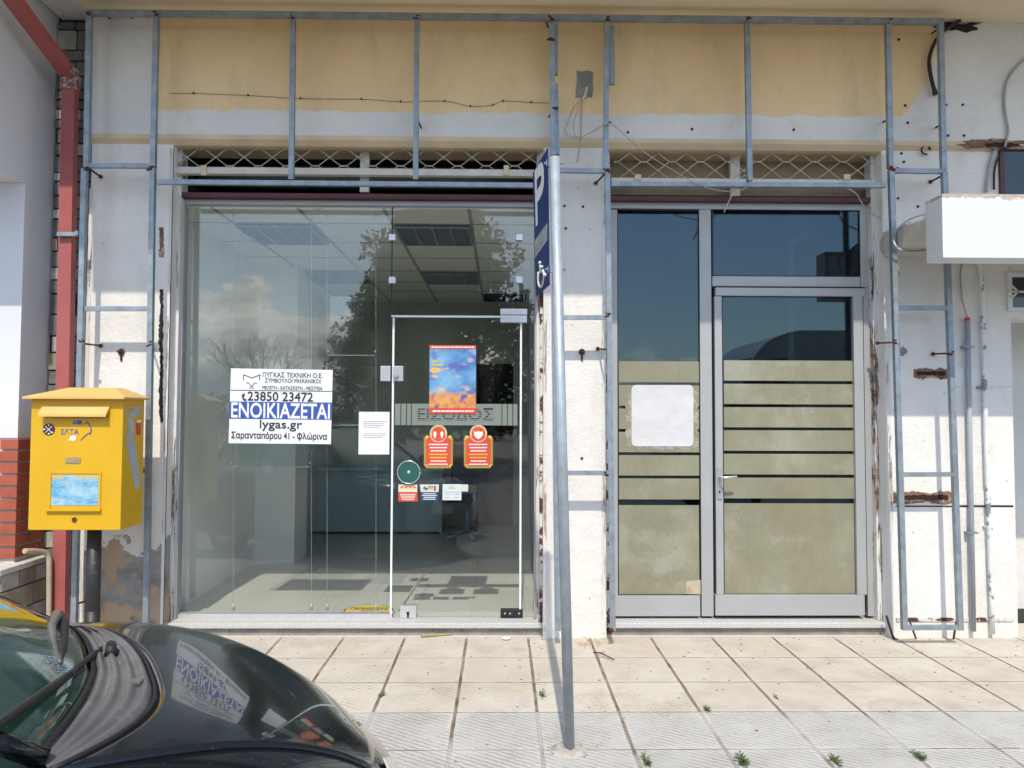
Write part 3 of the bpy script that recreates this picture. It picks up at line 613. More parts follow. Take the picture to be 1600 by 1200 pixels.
# blurred fair poster (printed cloud of blue and orange)
def fair_mat():
    m, t, b = new_mat('fair poster print'); x, y, z = t.xyz()
    n1 = t.noise(5.5, 3, .5, t.scaled(1, 1, 1.6)); n2 = t.noise(7.5, 3, .5, t.scaled(1, 1.3, 2.2))
    c = t.mix(t.step(n1, .35, .65), (.05, .17, .45), (.22, .44, .62)); c = t.mix(t.step(t.noise(9, 2), .55, .7), c, (.10, .12, .42))
    c = t.mix(t.step(n2, .55, .68), c, (.68, .45, .22))
    low = t.step(t.math('ADD', z, t.math('MULTIPLY', t.math('SUBTRACT', t.noise(12), .5), .06)), PZ(612, YS), PZ(618, YS))
    orange = t.mix(t.step(t.noise(22, 3), .4, .62), (.58, .19, .10), (.62, .36, .10)); orange = t.mix(t.step(t.noise(10, 2), .6, .66), orange, (.10, .10, .32))
    c = t.mix(low, c, orange); t.put(b.inputs['Base Color'], c); b.inputs['Roughness'].default_value = .4; return m
Q = thing('event_poster', 'blue and orange event poster with red top and bottom bars on the glass door', 'poster', atY(707, 646, YS))
sheet('poster_print', 671, 540, 743.5, 646, fair_mat(), parent=Q)
sheet('title_bar', 671, 539.5, 743.5, 545.5, M_red, YS - .0021, .001, Q); sheet('footer_bar', 670.5, 637.5, 743.8, 646.5, M_red, YS - .0021, .001, Q)
m = MB()
for (x0, y0, x1, y1) in ((674, 541.5, 741, 543.3), (676, 641.2, 740, 643.4)):
    x = x0
    while x < x1: w = rnd.uniform(3, 7); a, b, c, e = rect_px(x, y0, min(x + w, x1), y1, YS - .0034); m.box(a, b, YS - .0038, YS - .0032, c, e); x += w + 1
m.build('title_print', M_whiteink, Q)
m = MB()
for (x0, y0, x1, y1) in ((675, 563, 684, 566), (675, 569, 692, 571.5), (675, 575, 683, 578), (675, 581, 683, 583)): a, b, c, e = rect_px(x0, y0, x1, y1, YS - .003); m.box(a, b, YS - .003, YS - .0022, c, e)
m.build('yellow_print', M_yelprint, Q)

# entrance strip behind the posters
EN = thing('entrance_strip', 'grey film strip with striped entrance lettering across the glass door', 'door sticker', atY(712, 664, YG)); YE = YG - .0012
sheet('film_strip', 617, 631, 808.5, 664.5, M_film2, YE, .0008, EN)
lettering_px('ΕΙΣΟΔΟΣ', 653, 638, 770.5, 656.5, YE - .0008, M_ink, EN, .03, .0006)
m = MB()
for yy in (640.5, 644.3, 648.1, 651.9, 655): a, b, c, e = rect_px(651, yy, 773, yy + 1.3, YE - .0018); m.box(a, b, YE - .0019, YE - .0017, c, e)
m.build('letter_stripes', M_film2, EN)
m = MB()
for xx in (625.5, 634.5, 642, 783.5, 792, 800.5): a, b, c, e = rect_px(xx, 631, xx + 1.4, 664.5, YE - .0012); m.box(a, b, YE - .0014, YE - .001, c, e)
m.build('strip_lines', M_ink, EN)

def hazard_sticker(cx, label, symbol):
    g = thing('safety_sticker', label, 'sticker', atY(cx, 732, YS), 'orange safety stickers on the glass door')
    x0, x1, y0, y1 = cx - 22.5, cx + 22.5, 679, 731.5
    def tag_outline(grow, Y):
        pts = []
        for k in range(13):
            a = math.pi * (1.12 - 1.24 * k / 12); pts.append((cx + (13.5 + grow) * math.cos(a), 677.5 - (13.5 + grow) * math.sin(a)))
        pts += [(x1 - 4 + grow, y0 + 1 - grow), (x1 + grow, y0 + 5 - grow), (x1 + grow, y1 - 4 + grow), (x1 - 4 + grow, y1 + grow), (x0 + 4 - grow, y1 + grow), (x0 - grow, y1 - 4 + grow), (x0 - grow, y0 + 5 - grow), (x0 + 4 - grow, y0 + 1 - grow)]
        return [atY(px, py, Y) for px, py in pts]
    MB().prism(tag_outline(0, YS - .002), (0, .002, 0)).build('sticker_back', M_yelprint, g)
    hz = MB()
    for k in range(13):
        for xa in (x0 + .3, x1 - 2.8): hz.prism([atY(px, py, YS - .0026) for px, py in ((xa, 683 + k * 3.6 + 1.5), (xa + 2.5, 683 + k * 3.6), (xa + 2.5, 683 + k * 3.6 + 1.7), (xa, 683 + k * 3.6 + 3.2))], (0, .0005, 0))
    for k in range(12): hz.prism([atY(px, py, YS - .0026) for px, py in ((x0 + 2 + k * 3.5, 731.2), (x0 + 3.6 + k * 3.5, 731.2), (x0 + 5.1 + k * 3.5, 728.8), (x0 + 3.5 + k * 3.5, 728.8))], (0, .0005, 0))
    hz.build('hazard_stripes', M_ink, g)
    MB().prism(tag_outline(-3, YS - .0032), (0, .001, 0)).build('red_field', M_red, g)
    tx = MB(); ty = MB()
    for k, yy in enumerate((693.5, 698.5, 703.5, 709, 714, 719.5, 724.5)):
        w = 15 - (k % 3) * 1.6; x = cx - w
        while x < cx + w - 1:
            q = rnd.uniform(2.5, 5); a, b, c, e = rect_px(x, yy, min(x + q, cx + w), yy + 1.9, YS - .004); (ty if k in (3, 4) else tx).box(a, b, YS - .0042, YS - .0034, c, e); x += q + .8
    tx.build('white_print', M_whiteink, g); ty.build('yellow_print', M_yelprint, g)
    sm = MB(); P = lambda pts: sm.prism([atY(px, py, YS - .0042) for px, py in pts], (0, .0008, 0))
    if symbol == 'mask': P([(cx - 7, 674), (cx - 3, 675), (cx, 673), (cx + 3, 675), (cx + 7, 674), (cx + 6.5, 680), (cx + 3.5, 684), (cx, 686), (cx - 3.5, 684), (cx - 6.5, 680)])
    else:
        for s in (-5.5, 5.5): P([(cx + s - 2.4, 676), (cx + s, 673.5), (cx + s + 2.4, 676), (cx + s + 2, 680), (cx + s, 686), (cx + s - 2, 680)])
    sm.build('white_symbol', M_whiteink, g)
    ring = MB(); ring.tube([atY(cx + 13 * math.cos(a * math.pi / 12), 677.5 - 13 * math.sin(a * math.pi / 12), YS - .0036) for a in range(25)], .0022, 4); ring.build('white_ring', M_whiteink, g)
hazard_sticker(685, 'orange red hazard striped sticker with two shoe prints on the glass door', 'feet')
hazard_sticker(747.5, 'orange red hazard striped sticker with a white face mask on the glass door', 'mask')
# green disc and the small stickers
c = atY(638.5, 738, YS - .02); g = tag(MB().tube([(c.x, YS - .016, c.z), (c.x, YS - .001, c.z)], .077, 32).build('green_disc', M_green), 'round dark green plastic disc stuck low on the glass door', 'disc')
MB().tube([(c.x + .078 * math.cos(a * math.pi / 20), YS - .0165, c.z + .078 * math.sin(a * math.pi / 20)) for a in range(41)], .003, 6).build('rim', M_alulit, g); MB().sphere((c.x, YS - .016, c.z), .012, 2, (1, .5, 1)).build('hub', M_alulit, g)
g = thing('card_sticker', 'cream and red sticker showing payment cards under the green disc', 'sticker', atY(638, 783, YS)); sheet('red_half', 622.5, 769, 652.5, 783.5, M_red, YS, .0015, g); sheet('cream_half', 622.5, 757, 652, 768.8, M_paperdull, YS, .0018, g)
m = MB()
for x0 in (625.5, 632, 638.5, 645): a, b, c, e = rect_px(x0, 759.5, x0 + 5, 763, YS - .002); m.box(a, b, YS - .0026, YS - .002, c, e)
m.build('card_logos', M_orange, g); m = MB()
for k in range(4): a, b, c, e = rect_px(625 + k, 772 + k * 2.7, 650 - k, 773 + k * 2.7, YS - .0016); m.box(a, b, YS - .0022, YS - .0016, c, e)
m.build('small_print', M_whiteink, g)
g = thing('nrg_sticker', 'navy and cream sticker with nrg lettering on the glass door', 'sticker', atY(671, 783, YS)); g.name = 'energy_sticker'
sheet('navy_half', 657, 769, 685, 783, M_navy, YS, .0015, g)
MB().prism([atY(*p, YS - .002) for p in ((656, 757), (686, 757), (685, 768.8), (657.5, 768.8))], (0, .002, 0)).build('cream_half', M_paperdull, g)
lettering_px('nrg', 670, 759.5, 681.5, 766.5, YS - .002, M_ink, g, .02); m = MB()
for k, w in enumerate((20, 24, 18, 20)): a, b, c, e = rect_px(671 - w / 2, 771 + k * 2.8, 671 + w / 2, 772.1 + k * 2.8, YS - .0016); m.box(a, b, YS - .0022, YS - .0016, c, e)
m.build('small_print', M_whiteink, g)
m = MB(); m.prism([atY(*p, YS - .0028) for p in ((660, 766), (663, 759.5), (665.5, 763), (667.5, 760.5), (669, 766), (666.8, 764.5), (665, 766.5), (662.8, 763))], (0, .0006, 0)); m.build('logo', M_navy, g)
g = thing('hours_sticker', 'pale green white rectangular sticker right of the navy one on the glass door', 'sticker', atY(706, 781, YS)); sheet('pale_sheet', 691.5, 756.5, 721, 781.5, paint('pale green paper', (.56, .66, .62), .04, 6, .5, 0), YS, .0018, g)
sheet('folded_corner', 721.2, 757, 731.5, 768, M_paperdull, YS, .0014, g); m = MB()
for yy, xa, xb in ((760, 702, 710), (762.5, 701, 711), (768.5, 694, 719), (772, 696, 705), (772, 709, 718), (777, 695, 703), (777, 708, 717)): a, b, c, e = rect_px(xa, yy, xb, yy + 1, YS - .002); m.box(a, b, YS - .0025, YS - .0019, c, e)
m.build('small_print', M_greyink, g)
# leaflet displays hung behind the glass
def display(wires, panels, label):
    g = thing('leaflet_display', label, 'display', atY(wires[0], 955, 5.30), 'wire hung leaflet displays behind the glass'); Yd = 5.30
    for wx in wires:
        a = atY(wx, 327, Yd); b = atY(wx, 953, Yd)
        w = MB().tube([a, b], .0016, 5).build('wire', M_steelwire, g)
        MB().tube([a + V((0, 0, .01)), a - V((0, 0, .05))], .008, 8).tube([b, b + V((0, 0, .045))], [.014, .005], 8).build('anchor', M_steelwire, w)
    for (x0, y0, x1, y1) in panels:
        a, b, c, e = rect_px(x0, y0, x1, y1, Yd); p = MB().box(a, b, Yd - .012, Yd + .012, c, e).build('acrylic_pocket', M_acryl, g)
        MB().box(a - .008, a + .004, Yd - .014, Yd + .014, c + .02, c + .035).box(b - .004, b + .008, Yd - .014, Yd + .014, c + .02, c + .035).box(a, b, Yd - .014, Yd - .008, c - .004, c + .002).build('clip', M_steelwire, p)
display((364.5, 486.5), ((364.5, 560, 486, 729),), 'acrylic leaflet pocket on two steel wires behind the to let poster')
display((511, 587.5), ((514.5, 463, 586.5, 555), (514.5, 574, 586.5, 664)), 'pair of acrylic leaflet pockets on steel wires left of the glass door')

# ------------------------------------------------------------------ aluminium office door
A = thing('aluminium_door', 'grey aluminium office door with frosted striped glass, side light and fan light', 'door', atY(1165, 962, YD))
def rails(m, lst, Y0, Y1, bev=.003):
    for r in lst: pbox(m, *r, Y0, Y1, bev)
m = MB(); rails(m, [(954, 311.5, 1366, 327), (954, 327.2, 965, 963), (1094.5, 327.2, 1113, 963), (965.2, 930.5, 1094.3, 963), (1352.3, 448.9, 1366, 963), (1344.5, 327.2, 1366, 448.7), (1113.2, 432, 1344.3, 447.7)], YD, YD + .06); m.build('frame', M_alu, A)
dr = MB(); rails(dr, [(1118, 449.7, 1351.4, 462.5), (1118, 462.7, 1129.5, 929.5), (1336.5, 462.7, 1351.4, 929.5), (1118, 929.7, 1351.4, 962)], YD - .014, YD + .045); dr = dr.build('door_leaf', M_alu, A)
M_seal = M_dark
def dpane(x0, y0, x1, y1, par, name):
    m = MB(); Y = YD + .012
    for r in ((x0 - 1, y0 - 1, x1 + 1, y0 + 1.2), (x0 - 1, y1 - 1.2, x1 + 1, y1 + 1), (x0 - 1, y0 + 1.3, x0 + 1, y1 - 1.3), (x1 - 1.2, y0 + 1.3, x1 + 1, y1 - 1.3)): pbox(m, *r, Y - .006, Y + .02)
    m.build('gasket', M_seal, par); return pane(name, x0, y0, x1, y1, par, M_tint, Y + .004, .012)
dpane(965.2, 327.5, 1094.3, 930.2, A, 'side_pane'); dpane(1113.5, 327.5, 1344.2, 431.8, A, 'fan_pane'); dpane(1129.7, 462.8, 1336.3, 929.4, dr, 'door_pane')
def film(x0, x1, ys, par):
    m = MB(); Y = YD + .0145
    for y0, y1 in ys: pbox(m, x0, y0, x1, y1, Y - .0005, Y)
    m.build('frosted_film', M_frost, par)
film(967, 1092.5, ((564.5, 597.3), (602, 634), (638.6, 670.4), (675, 706.6), (711.2, 743), (747.6, 780.3), (789.2, 929)), A)
film(1131, 1335, ((563.3, 595), (600, 631.6), (636.4, 667.8), (672.4, 704.4), (709.2, 741.4), (746.4, 778.8), (786.4, 928.5)), dr)
hp = MB(); pbox(hp, 1121, 729.5, 1128.4, 780, YD - .022, YD - .0145, .002); hp = hp.build('handle_plate', M_steelwire, dr)
a = atY(1124.5, 745, YD - .02); b = atY(1151.5, 744.5, YD - .08); MB().tube([a, (a.x, YD - .075, a.z), (a.x + .02, YD - .082, a.z), (b.x, YD - .082, b.z)], [.009, .009, .009, .007], 8).build('lever', M_alulit, hp)
c = atY(1124.5, 768, YD - .022); MB().tube([(c.x, c.y - .003, c.z), (c.x, c.y + .002, c.z)], .006, 8).box(c.x - .003, c.x + .003, c.y - .003, c.y + .002, c.z - .016, c.z).build('keyhole', M_dark, hp)
m = MB(); pbox(m, 1351.5, 449.2, 1352.2, 962, YD - .002, YD + .002); pbox(m, 1116.9, 449.2, 1117.9, 962, YD - .002, YD + .002); pbox(m, 1117, 448.0, 1352, 449.1, YD - .002, YD + .002); m.build('door_gap', M_dark, A)
# notices on the office door
YN = YD + .0115
halo = paint('glue stain', (.27, .25, .17), .2, 30, .5, 0, stain=((.36, .36, .28), .5, 18, .05))
g = thing('rounded_notice', 'white round cornered notice with faint red print on the frosted side light', 'notice', atY(1035, 698, YN))
def rounded(x0, y0, x1, y1, r, Y, th):
    pts = []
    for (cx, cy, a0) in ((x1 - r, y0 + r, 90), (x1 - r, y1 - r, 0), (x0 + r, y1 - r, -90), (x0 + r, y0 + r, -180)):
        for k in range(6): a = R(a0 - 18 * k); pts.append(atY(cx + r * math.cos(a), cy - r * math.sin(a), Y))
    return MB().prism(pts, (0, th, 0))
rounded(986.8, 601.5, 1083.5, 697.5, 7, YN - .004, .003).build('notice_sheet', M_crease, g)
m = MB(); M_faint = paint('faint red print', (.68, .50, .49), .05, 9, .6, 0)
for yy, xa, xb in ((604, 1020, 1042), (615, 999, 1055), (619, 1000, 1070), (677, 996, 1056), (681.5, 998, 1040)):
    x = xa
    while x < xb: q = rnd.uniform(2, 6); aa, bb, cc, ee = rect_px(x, yy, min(x + q, xb), yy + .8, YN - .005); m.box(aa, bb, YN - .0046, YN - .004, cc, ee); x += q + 1.2
m.build('red_print', M_faint, g)
pts = []
for k in range(44):
    a = -2 * math.pi * k / 44; s = 1 / max(abs(math.cos(a)), abs(math.sin(a))); r = 1 + (.045 if k % 2 else 0); pts.append(atY(1034 + 57 * s * r * math.cos(a) * .97, 655 + 46 * s * math.sin(a) * r, YN))
tag(MB().prism(pts, (0, .0008, 0)).build('glue_stain', halo), 'scalloped brown glue stain framing the rounded white notice', 'stain')
g = tag(MB().prism([atY(*p, YN - .001) for p in ((1073, 908), (1101, 905.5), (1101, 929), (1071, 928))], (0, .0012, 0)).build('cream_card', paint('faded card', (.44, .40, .29), .1, 20, .6, 0)), 'faded cream card with an orange corner at the foot of the side light', 'card')
MB().prism([atY(*p, YN - .002) for p in ((1072, 920), (1078, 916), (1082, 926), (1072, 926.5))], (0, .0008, 0)).build('orange_mark', paint('faded orange print', (.46, .31, .15), .1, 6, .6, 0), g)

# ------------------------------------------------------------------ roll-up grilles over the openings
def grille(x0, x1, ytop, ybot, rail, knots, label, px0):
    g = thing('scissor_grille', label, 'security grille', atY((x0 + x1) / 2, rail[1], 5.03), 'pulled up scissor grilles over the openings'); Yg = 5.035
    per = 89.0; m = MB(); rv = MB(); amp = 13.5; ym = knots
    for row in range(2):
        for sgn in (1, -1):
            pts = []; x = px0 - per
            while x < x1 + per:
                for k in range(16):
                    u = k / 16; tri = 1 - 2 * abs(2 * ((u) % 1) - 1); tri = max(-1, min(1, tri * 1.25)) ; xx = x + per * u
                    if x0 - 1 <= xx <= x1 + 1: pts.append((xx, ym + row * 2 * amp + sgn * tri * amp * (1 if row < 1 else 1)))
                x += per
            pts = [p for p in pts if p[1] < ybot + 3]
            run = []
            def flush(run):
                if len(run) > 1: m.tube([atY(px, py, Yg - (.003 if sgn > 0 else -.003)) for px, py in run], .0038, 6)
            for p in pts:
                if run and abs(p[0] - run[-1][0]) > 8: flush(run); run = []
                run.append(p)
            flush(run)
    x = px0 - per
    while x < x1:
        for dx, yy in ((per / 4, ym), (per * .75, ym), (0, ym + amp), (per / 2, ym + amp), (per / 2, ym - amp), (0, ym - amp), (per / 4, ym + 2 * amp), (per * .75, ym + 2 * amp)):
            if x0 < x + dx < x1 and yy < ybot: c = atY(x + dx, yy, Yg - .01); rv.sphere(c, .010, 1, (1.2, .6, .8))
        x += per
    la = m.build('lattice', M_grille, g); rv.build('rivet_row', M_grille, la)
    m = MB(); pbox(m, x0 - 2, rail[0], x1 + 2, rail[1], Yg - .03, Yg + .02, .004); m.build('bottom_rail', M_rail, g)
    return g, Yg
g, Yg = grille(268, 841, 232, 262, (262.5, 273), 246, 'pulled up cream scissor grille above the big shop window', 270.2)
for px in (318, 791): m = MB(); pbox(m, px - 4, 258, px + 4, 273.5, Yg - .042, Yg - .031, .002); m.build('rail_catch', M_creamstrip, g)
g, Yg = grille(957, 1366, 232, 280, (279, 285), 239.5, 'pulled up cream scissor grille above the aluminium office door', 916.8)
for px in (997, 1324): m = MB(); pbox(m, px - 5, 272, px + 5, 281, Yg - .042, Yg - .031, .002); m.build('rail_catch', M_creamstrip, g)

# ------------------------------------------------------------------ galvanised sign frames standing off the wall
FW = .033
def fp(px, py, Y=YF): return atY(px, py, Y)
def fbar(g, p, q, name='bar', Y=YF, w=FW): return MB().bar(fp(*p, Y), fp(*q, Y), w).build(name, M_galv, g)
def peg(g, p, q): return MB().tube([fp(*p, YF + .01), atY(*q, YW - .001)], .0065, 6).tube([atY(*q, YW - .012), atY(*q, YW - .002)], .014, 8).build('wall_peg', M_rust, g)
def weld(g, *ps):
    for p in ps:
        m = MB(); c = fp(*p)
        for k in range(4): m.sphere(c + V((rnd.uniform(-.02, .02), -.016, rnd.uniform(-.016, .016))), rnd.uniform(.006, .014), 1, (1.2, .7, .8))
        m.build('rusty_weld', M_rust, g)
G = thing('sign_frame', 'long empty galvanised fascia frame hanging under the balcony across both shopfronts', 'sign frame', fp(800, 285))
fbar(G, (137, 20.5), (1473, 34.5), 'top_rail', w=FW + .003)
for px0, px1, y0, y1 in ((458, 455.5, 30, 281), (651.5, 649.5, 32, 281), (862, 864, 36, 243), (1167, 1171, 37, 283)): fbar(G, (px0, y0), (px1, y1), 'hanger')
fbar(G, (868, 38), (867.5, 117), 'hanger', YF + .02); fbar(G, (868, 132), (870.5, 242), 'hanger', YF + .02)
fbar(G, (247, 284.5), (845, 290), 'lower_rail', w=FW - .003); fbar(G, (955, 288), (1383, 290), 'lower_rail', w=FW - .003)
weld(G, (457, 27), (862, 30), (948, 31), (1168, 33), (1387, 35), (651, 28), (244, 24), (862, 64), (140, 24), (866, 172))
peg(G, (852, 28), (857, 45)); peg(G, (169, 18), (181, 29)); peg(G, (653, 188), (659, 202)); peg(G, (1466, 45), (1455, 53))
def ladder(label, lx, rx, rungs, pegs, welds, cut=None):
    g = thing('ladder_frame', label, 'metal frame', fp(lx[-1][0], lx[-1][1]), 'galvanised ladder frames on the piers')
    for side in (lx, rx):
        for p, q in zip(side[::2], side[1::2]): fbar(g, p, q, 'upright')
    for p, q in rungs: fbar(g, p, q, 'rung', w=FW - .004)
    for p, q in pegs: peg(g, p, q)
    weld(g, *welds); return g
ladder('galvanised ladder frame on the white pier beside the yellow postbox', [(140, 25), (136, 262), (132.5, 264), (116, 978)], [(244.5, 27), (239.5, 262), (239, 263), (228.5, 978)], [((139, 259), (237, 259.5)), ((134, 482.5), (234, 482.5)), ((128, 735), (230, 735.5))],
       [((137, 262), (157, 276)), ((238, 268), (240, 280)), ((130, 537), (157, 540)), ((118, 944), (142, 937)), ((234, 540), (238, 545))], [(136, 264), (237, 263), (130, 535), (236, 538)])
ladder('galvanised ladder frame on the middle pier behind the parking sign pole', [(864.5, 244), (872, 985)], [(948.5, 36), (946, 266), (949, 267), (957.5, 985)], [((868, 266.5), (945, 267.5)), ((870, 496.5), (950, 496)), ((873, 739), (952, 739))],
       [((945, 272), (931, 286)), ((949, 546), (934, 545)), ((950, 190), (955, 192)), ((862, 174), (857, 184))], [(948, 268), (948, 493), (949, 740), (956, 985)])
MB().bar(fp(955.5, 42, YF + .02), fp(956.5, 132, YF + .02), FW).build('upright', M_galv, bpy.data.objects['ladder_frame.001'])
ladder('galvanised ladder frame standing right of the aluminium door under the canopy', [(1387, 38), (1391, 264), (1392, 266), (1413, 984)], [(1469, 38), (1474, 266), (1475, 268), (1500, 984)], [((1392, 267), (1473, 268)), ((1403, 481), (1482, 481.5)), ((1408, 741.5), (1492, 741)), ((1415, 980.5), (1498, 980))],
       [((1390, 187), (1378, 191)), ((1470, 195), (1461, 200)), ((1394, 272), (1402, 264)), ((1471, 275), (1454, 284)), ((1396, 535), (1371, 536)), ((1484, 552), (1458, 553)), ((1422, 972), (1433, 1003)), ((1494, 972), (1489, 1004))], [(1391, 266), (1387, 265), (1398, 535), (1483, 552)])
# ------------------------------------------------------------------ neighbour on the left
NX = PX(71, 5.04); NY = 4.76
NB = thing('neighbour_building', 'white rendered neighbour house corner with terracotta tiled base at the left edge', 'building', (NX - 2, 5.5, 0))
zb, zo = PZ(687, NY), PZ(291, NY)
MB().box(-9, NX, NY, 9, zb + .001, zo).build('wall', M_neigh, NB)
MB().box(-9, NX - .001, NY - .62, 9, zo + .001, 7.2).build('overhanging_storey', M_neigh, NB)
# slip tiles
m = MB(); z0 = .56; n = 10; hh = (zb - z0) / n
MB().box(-6, NX - .003, NY + .006, 9, 0, zb).build('tile_bed', M_mortar, NB)
for k in range(n):
    z = z0 + k * hh; off = (k % 2) * .12; x = NX + .012
    first = True
    xs_ = [NX + .012]
    while x > -7.5: x -= (.12 if (first and k % 2) else .24); first = False; xs_.append(x)
    for a, b in zip(xs_[1:], xs_): m.box(a + .008, b - (.008 if b < NX else 0), NY - .012, NY + .02, z + .008, z + hh - .008, .002)
    y = NY + .021 + (.11 if k % 2 else .23)
    m.box(NX - .02, NX + .012, NY + .021, y - .016, z + .008, z + hh - .008, .002)
    while y < 5.04: m.box(NX - .02, NX + .012, y, min(y + .225, 5.045), z + .008, z + hh - .008, .002); y += .241
m.build('terracotta_slips', M_tileR, NB)
# stone plinth in front of it
PLX = -3.04
PL = thing('stone_plinth', 'low plinth of pale and tan stone blocks under the terracotta wall', 'plinth', (-3.3, 4.6, 0))
MB().box(PLX - 3, PLX + .022, 4.53, NY - .014, .50, .538, .006).box(NX - .06, PLX + .022, NY - .013, 5.02, .50, .538, .006).build('coping', M_plinth, PL)
MB().box(PLX - 3, PLX - .018, 4.57, NY - .014, 0, .499).box(NX - .05, PLX - .018, NY - .013, 5.02, 0, .499).build('core', M_joint, PL)
rnd = random.Random(5)
def stones(x0, x1, z0, z1, y, depth, nm, par, hr=(.07, .15), wr=(.12, .3), axis='x', weights=(4, 3, 3)):
    sets = [MB(), MB(), MB()]; z = z0
    while z < z1 - .02:
        h = min(rnd.uniform(*hr), z1 - z); x = x0 - rnd.uniform(0, .1)
        while x < x1:
            w = rnd.uniform(*wr); a, b = max(x, x0), min(x + w, x1)
            if b - a > .03:
                s = rnd.choices(sets, weights)[0]; d = rnd.uniform(0, .012)
                s.box(a + .005, b - .005, y - d, y + depth, z + .005, z + h - .005, .004)
            x += w
        z += h
    for s, mt in zip(sets, (M_stoneA, M_stoneB, M_stoneC)):
        if len(s.bm.verts): s.build(nm, mt, par)
stones(PLX - 2, PLX, .01, .495, 4.55, .018, 'stone_facing', PL, weights=(1, 4, 4))
sa, sb_, sc_ = MB(), MB(), MB(); z = .01
for h in (.13, .11, .14, .105):
    y = 4.571
    while y < 5.0:
        w = rnd.uniform(.09, .22); q = rnd.choices((sa, sb_, sc_), (1, 4, 4))[0]; q.box(PLX - .017, PLX + rnd.uniform(0, .008), y + .004, min(y + w, 5.015) - .004, z + .004, z + h - .004, .004); y += w
    z += h
for q, mt in ((sa, M_stoneA), (sb_, M_stoneB), (sc_, M_stoneC)):
    if len(q.bm.verts): q.build('stone_return', mt, PL)
# stone clad strip between the houses
SX0, SX1 = NX + .002, XL0 - .002
ST = thing('stone_strip_wall', 'narrow strip of grey and tan coursed stone cladding behind the red downpipe', 'wall', ((SX0 + SX1) / 2, 5.06, 0))
MB().box(SX0, SX1, 5.065, 5.3, 0, 4.24).build('joint_bed', M_joint, ST)
stones(SX0, SX1, .02, 4.2, 5.05, .03, 'stone_facing', ST, (.06, .15), (.09, .26), weights=(6, 2, 2))
# red downpipe
D = thing('red_downpipe', 'red painted square downpipe bent over to the left at its top', 'downpipe', atY(95, 955, 4.9))
t0 = atY(110, 118, 4.88); b0 = atY(94, 975, 4.88); m = MB(); m.bar(b0, t0, .086, .055); m.build('pipe', M_redpipe, D)
e0 = V((t0.x - .075, 4.32, atY(15, -12, 4.32).z)); e0.x = atY(12, -12, 4.32).x
MB().bar(t0 - V((.0, 0, .005)), e0, .090, .06).build('bent_pipe', M_redpipe, D)
MB().bar(t0 - V((0, 0, .10)), t0 + V((0, 0, .0)), .096, .065).bar(t0, t0 + (e0 - t0).normalized() * .07, .098, .068).build('elbow_joint', paint('worn elbow', (.30, .12, .11), .4, 30, .7, .3, 80, stain=((.42, .40, .38), .5, 30, .05)), D)
c = atY(105, 366, 4.83); MB().bar(c - V((0, 0, .013)), c + V((0, 0, .013)), .125, .02).bar(c + V((.066, .0, -.01)), c + V((.066, .0, .02)), .02, .03).build('clamp', M_galv, D)
WP = tag(MB().tube(smooth_pts([atY(38, 861, 4.66), atY(56, 861, 4.74), atY(70, 863, 4.80), atY(76, 871, 4.82), atY(77, 890, 4.82), atY(76, 992, 4.82)], 5), .017, 10).build('drain_pipe', M_cable), 'thin cream drain pipe curving down at the corner of the stone plinth', 'pipe')

# ------------------------------------------------------------------ yellow postbox
YB0, YB1 = 4.40, 4.66
P = thing('postbox', 'yellow metal postbox with sloping lid on a black pole at the left', 'postbox', (PX(152, 4.54), 4.54, 0))
M_lidsheen = paint('postbox yellow with painted sheen', (.66, .42, .13), .08, 4, .6, .06, 90, stain=((.55, .32, .06), .66, 12, .08))  # lid and flap: sun and sky sheen put into a paler colour
bx0, bx1 = PX(46, YB0, 740), PX(190, YB0, 740); bz0, bz1 = PZ(829, YB0), PZ(626, YB0)
MB().box(bx0, bx1, YB0, YB1, bz0, bz1, .004).build('box_body', M_yellow, P)
ov = .028; ry = (YB0 + YB1) / 2
rf = MB(); lo = [V((bx0 - ov, YB0 - .045, bz1)), V((bx1 + ov, YB0 - .045, bz1)), V((bx1 + ov, YB1 + .01, bz1)), V((bx0 - ov, YB1 + .01, bz1))]
lo2 = [p + V((0, 0, .012)) for p in lo]; ht = PZ(608.5, ry)
hi = [V((bx0 + .16, YB0 + .10, ht)), V((bx1 - .10, YB0 + .10, ht)), V((bx1 - .10, YB1 - .06, ht)), V((bx0 + .16, YB1 - .06, ht))]
vs = [[rf.bm.verts.new(p) for p in r] for r in (lo, lo2, hi)]
for A_, B_ in ((0, 1), (1, 2)):
    for k in range(4): rf.bm.faces.new((vs[A_][k], vs[A_][(k + 1) % 4], vs[B_][(k + 1) % 4], vs[B_][k]))
rf.bm.faces.new(vs[2]); rf.bm.faces.new(vs[0][::-1]); rf.build('lid', M_lidsheen, P)
def bpx(x0, y0, x1, y1): return rect_px(x0, y0, x1, y1, YB0)
a, b, c, e = bpx(67, 633, 172, 650)
MB().prism([(a, YB0 + .001, e + .004), (a, YB0 - .045, c + .012), (a, YB0 - .047, c - .004), (a, YB0 - .041, c - .004), (a, YB0 + .001, e - .012)], (b - a, 0, 0)).build('slot_flap', M_lidsheen, P)
a, b, c, e = bpx(71, 645, 168, 652); MB().box(a, b, YB0 - .0015, YB0 + .001, c, e).build('slot', M_dark, P)
M_worn = paint('worn blue print', (.10, .12, .36), .5, 26, .5, 0, stain=((.62, .42, .03), .55, 30, .05))
lettering_px('ΕΛΤΑ', 95.5, 670, 123.5, 679, YB0, M_worn, P, .02)
m = MB()
for q in (((130, 664), (136, 659), (142, 667)), ((138, 660), (143, 672), (141, 679)), ((143, 674), (133, 681), (126, 688))): m.tube([atY(x, y, YB0 - .001) for x, y in q], .0035, 4)
a, b, c, e = bpx(114, 657, 128, 663); m.box(a, b, YB0 - .002, YB0 + .0, c, e); m.build('worn_emblem', M_worn, P)
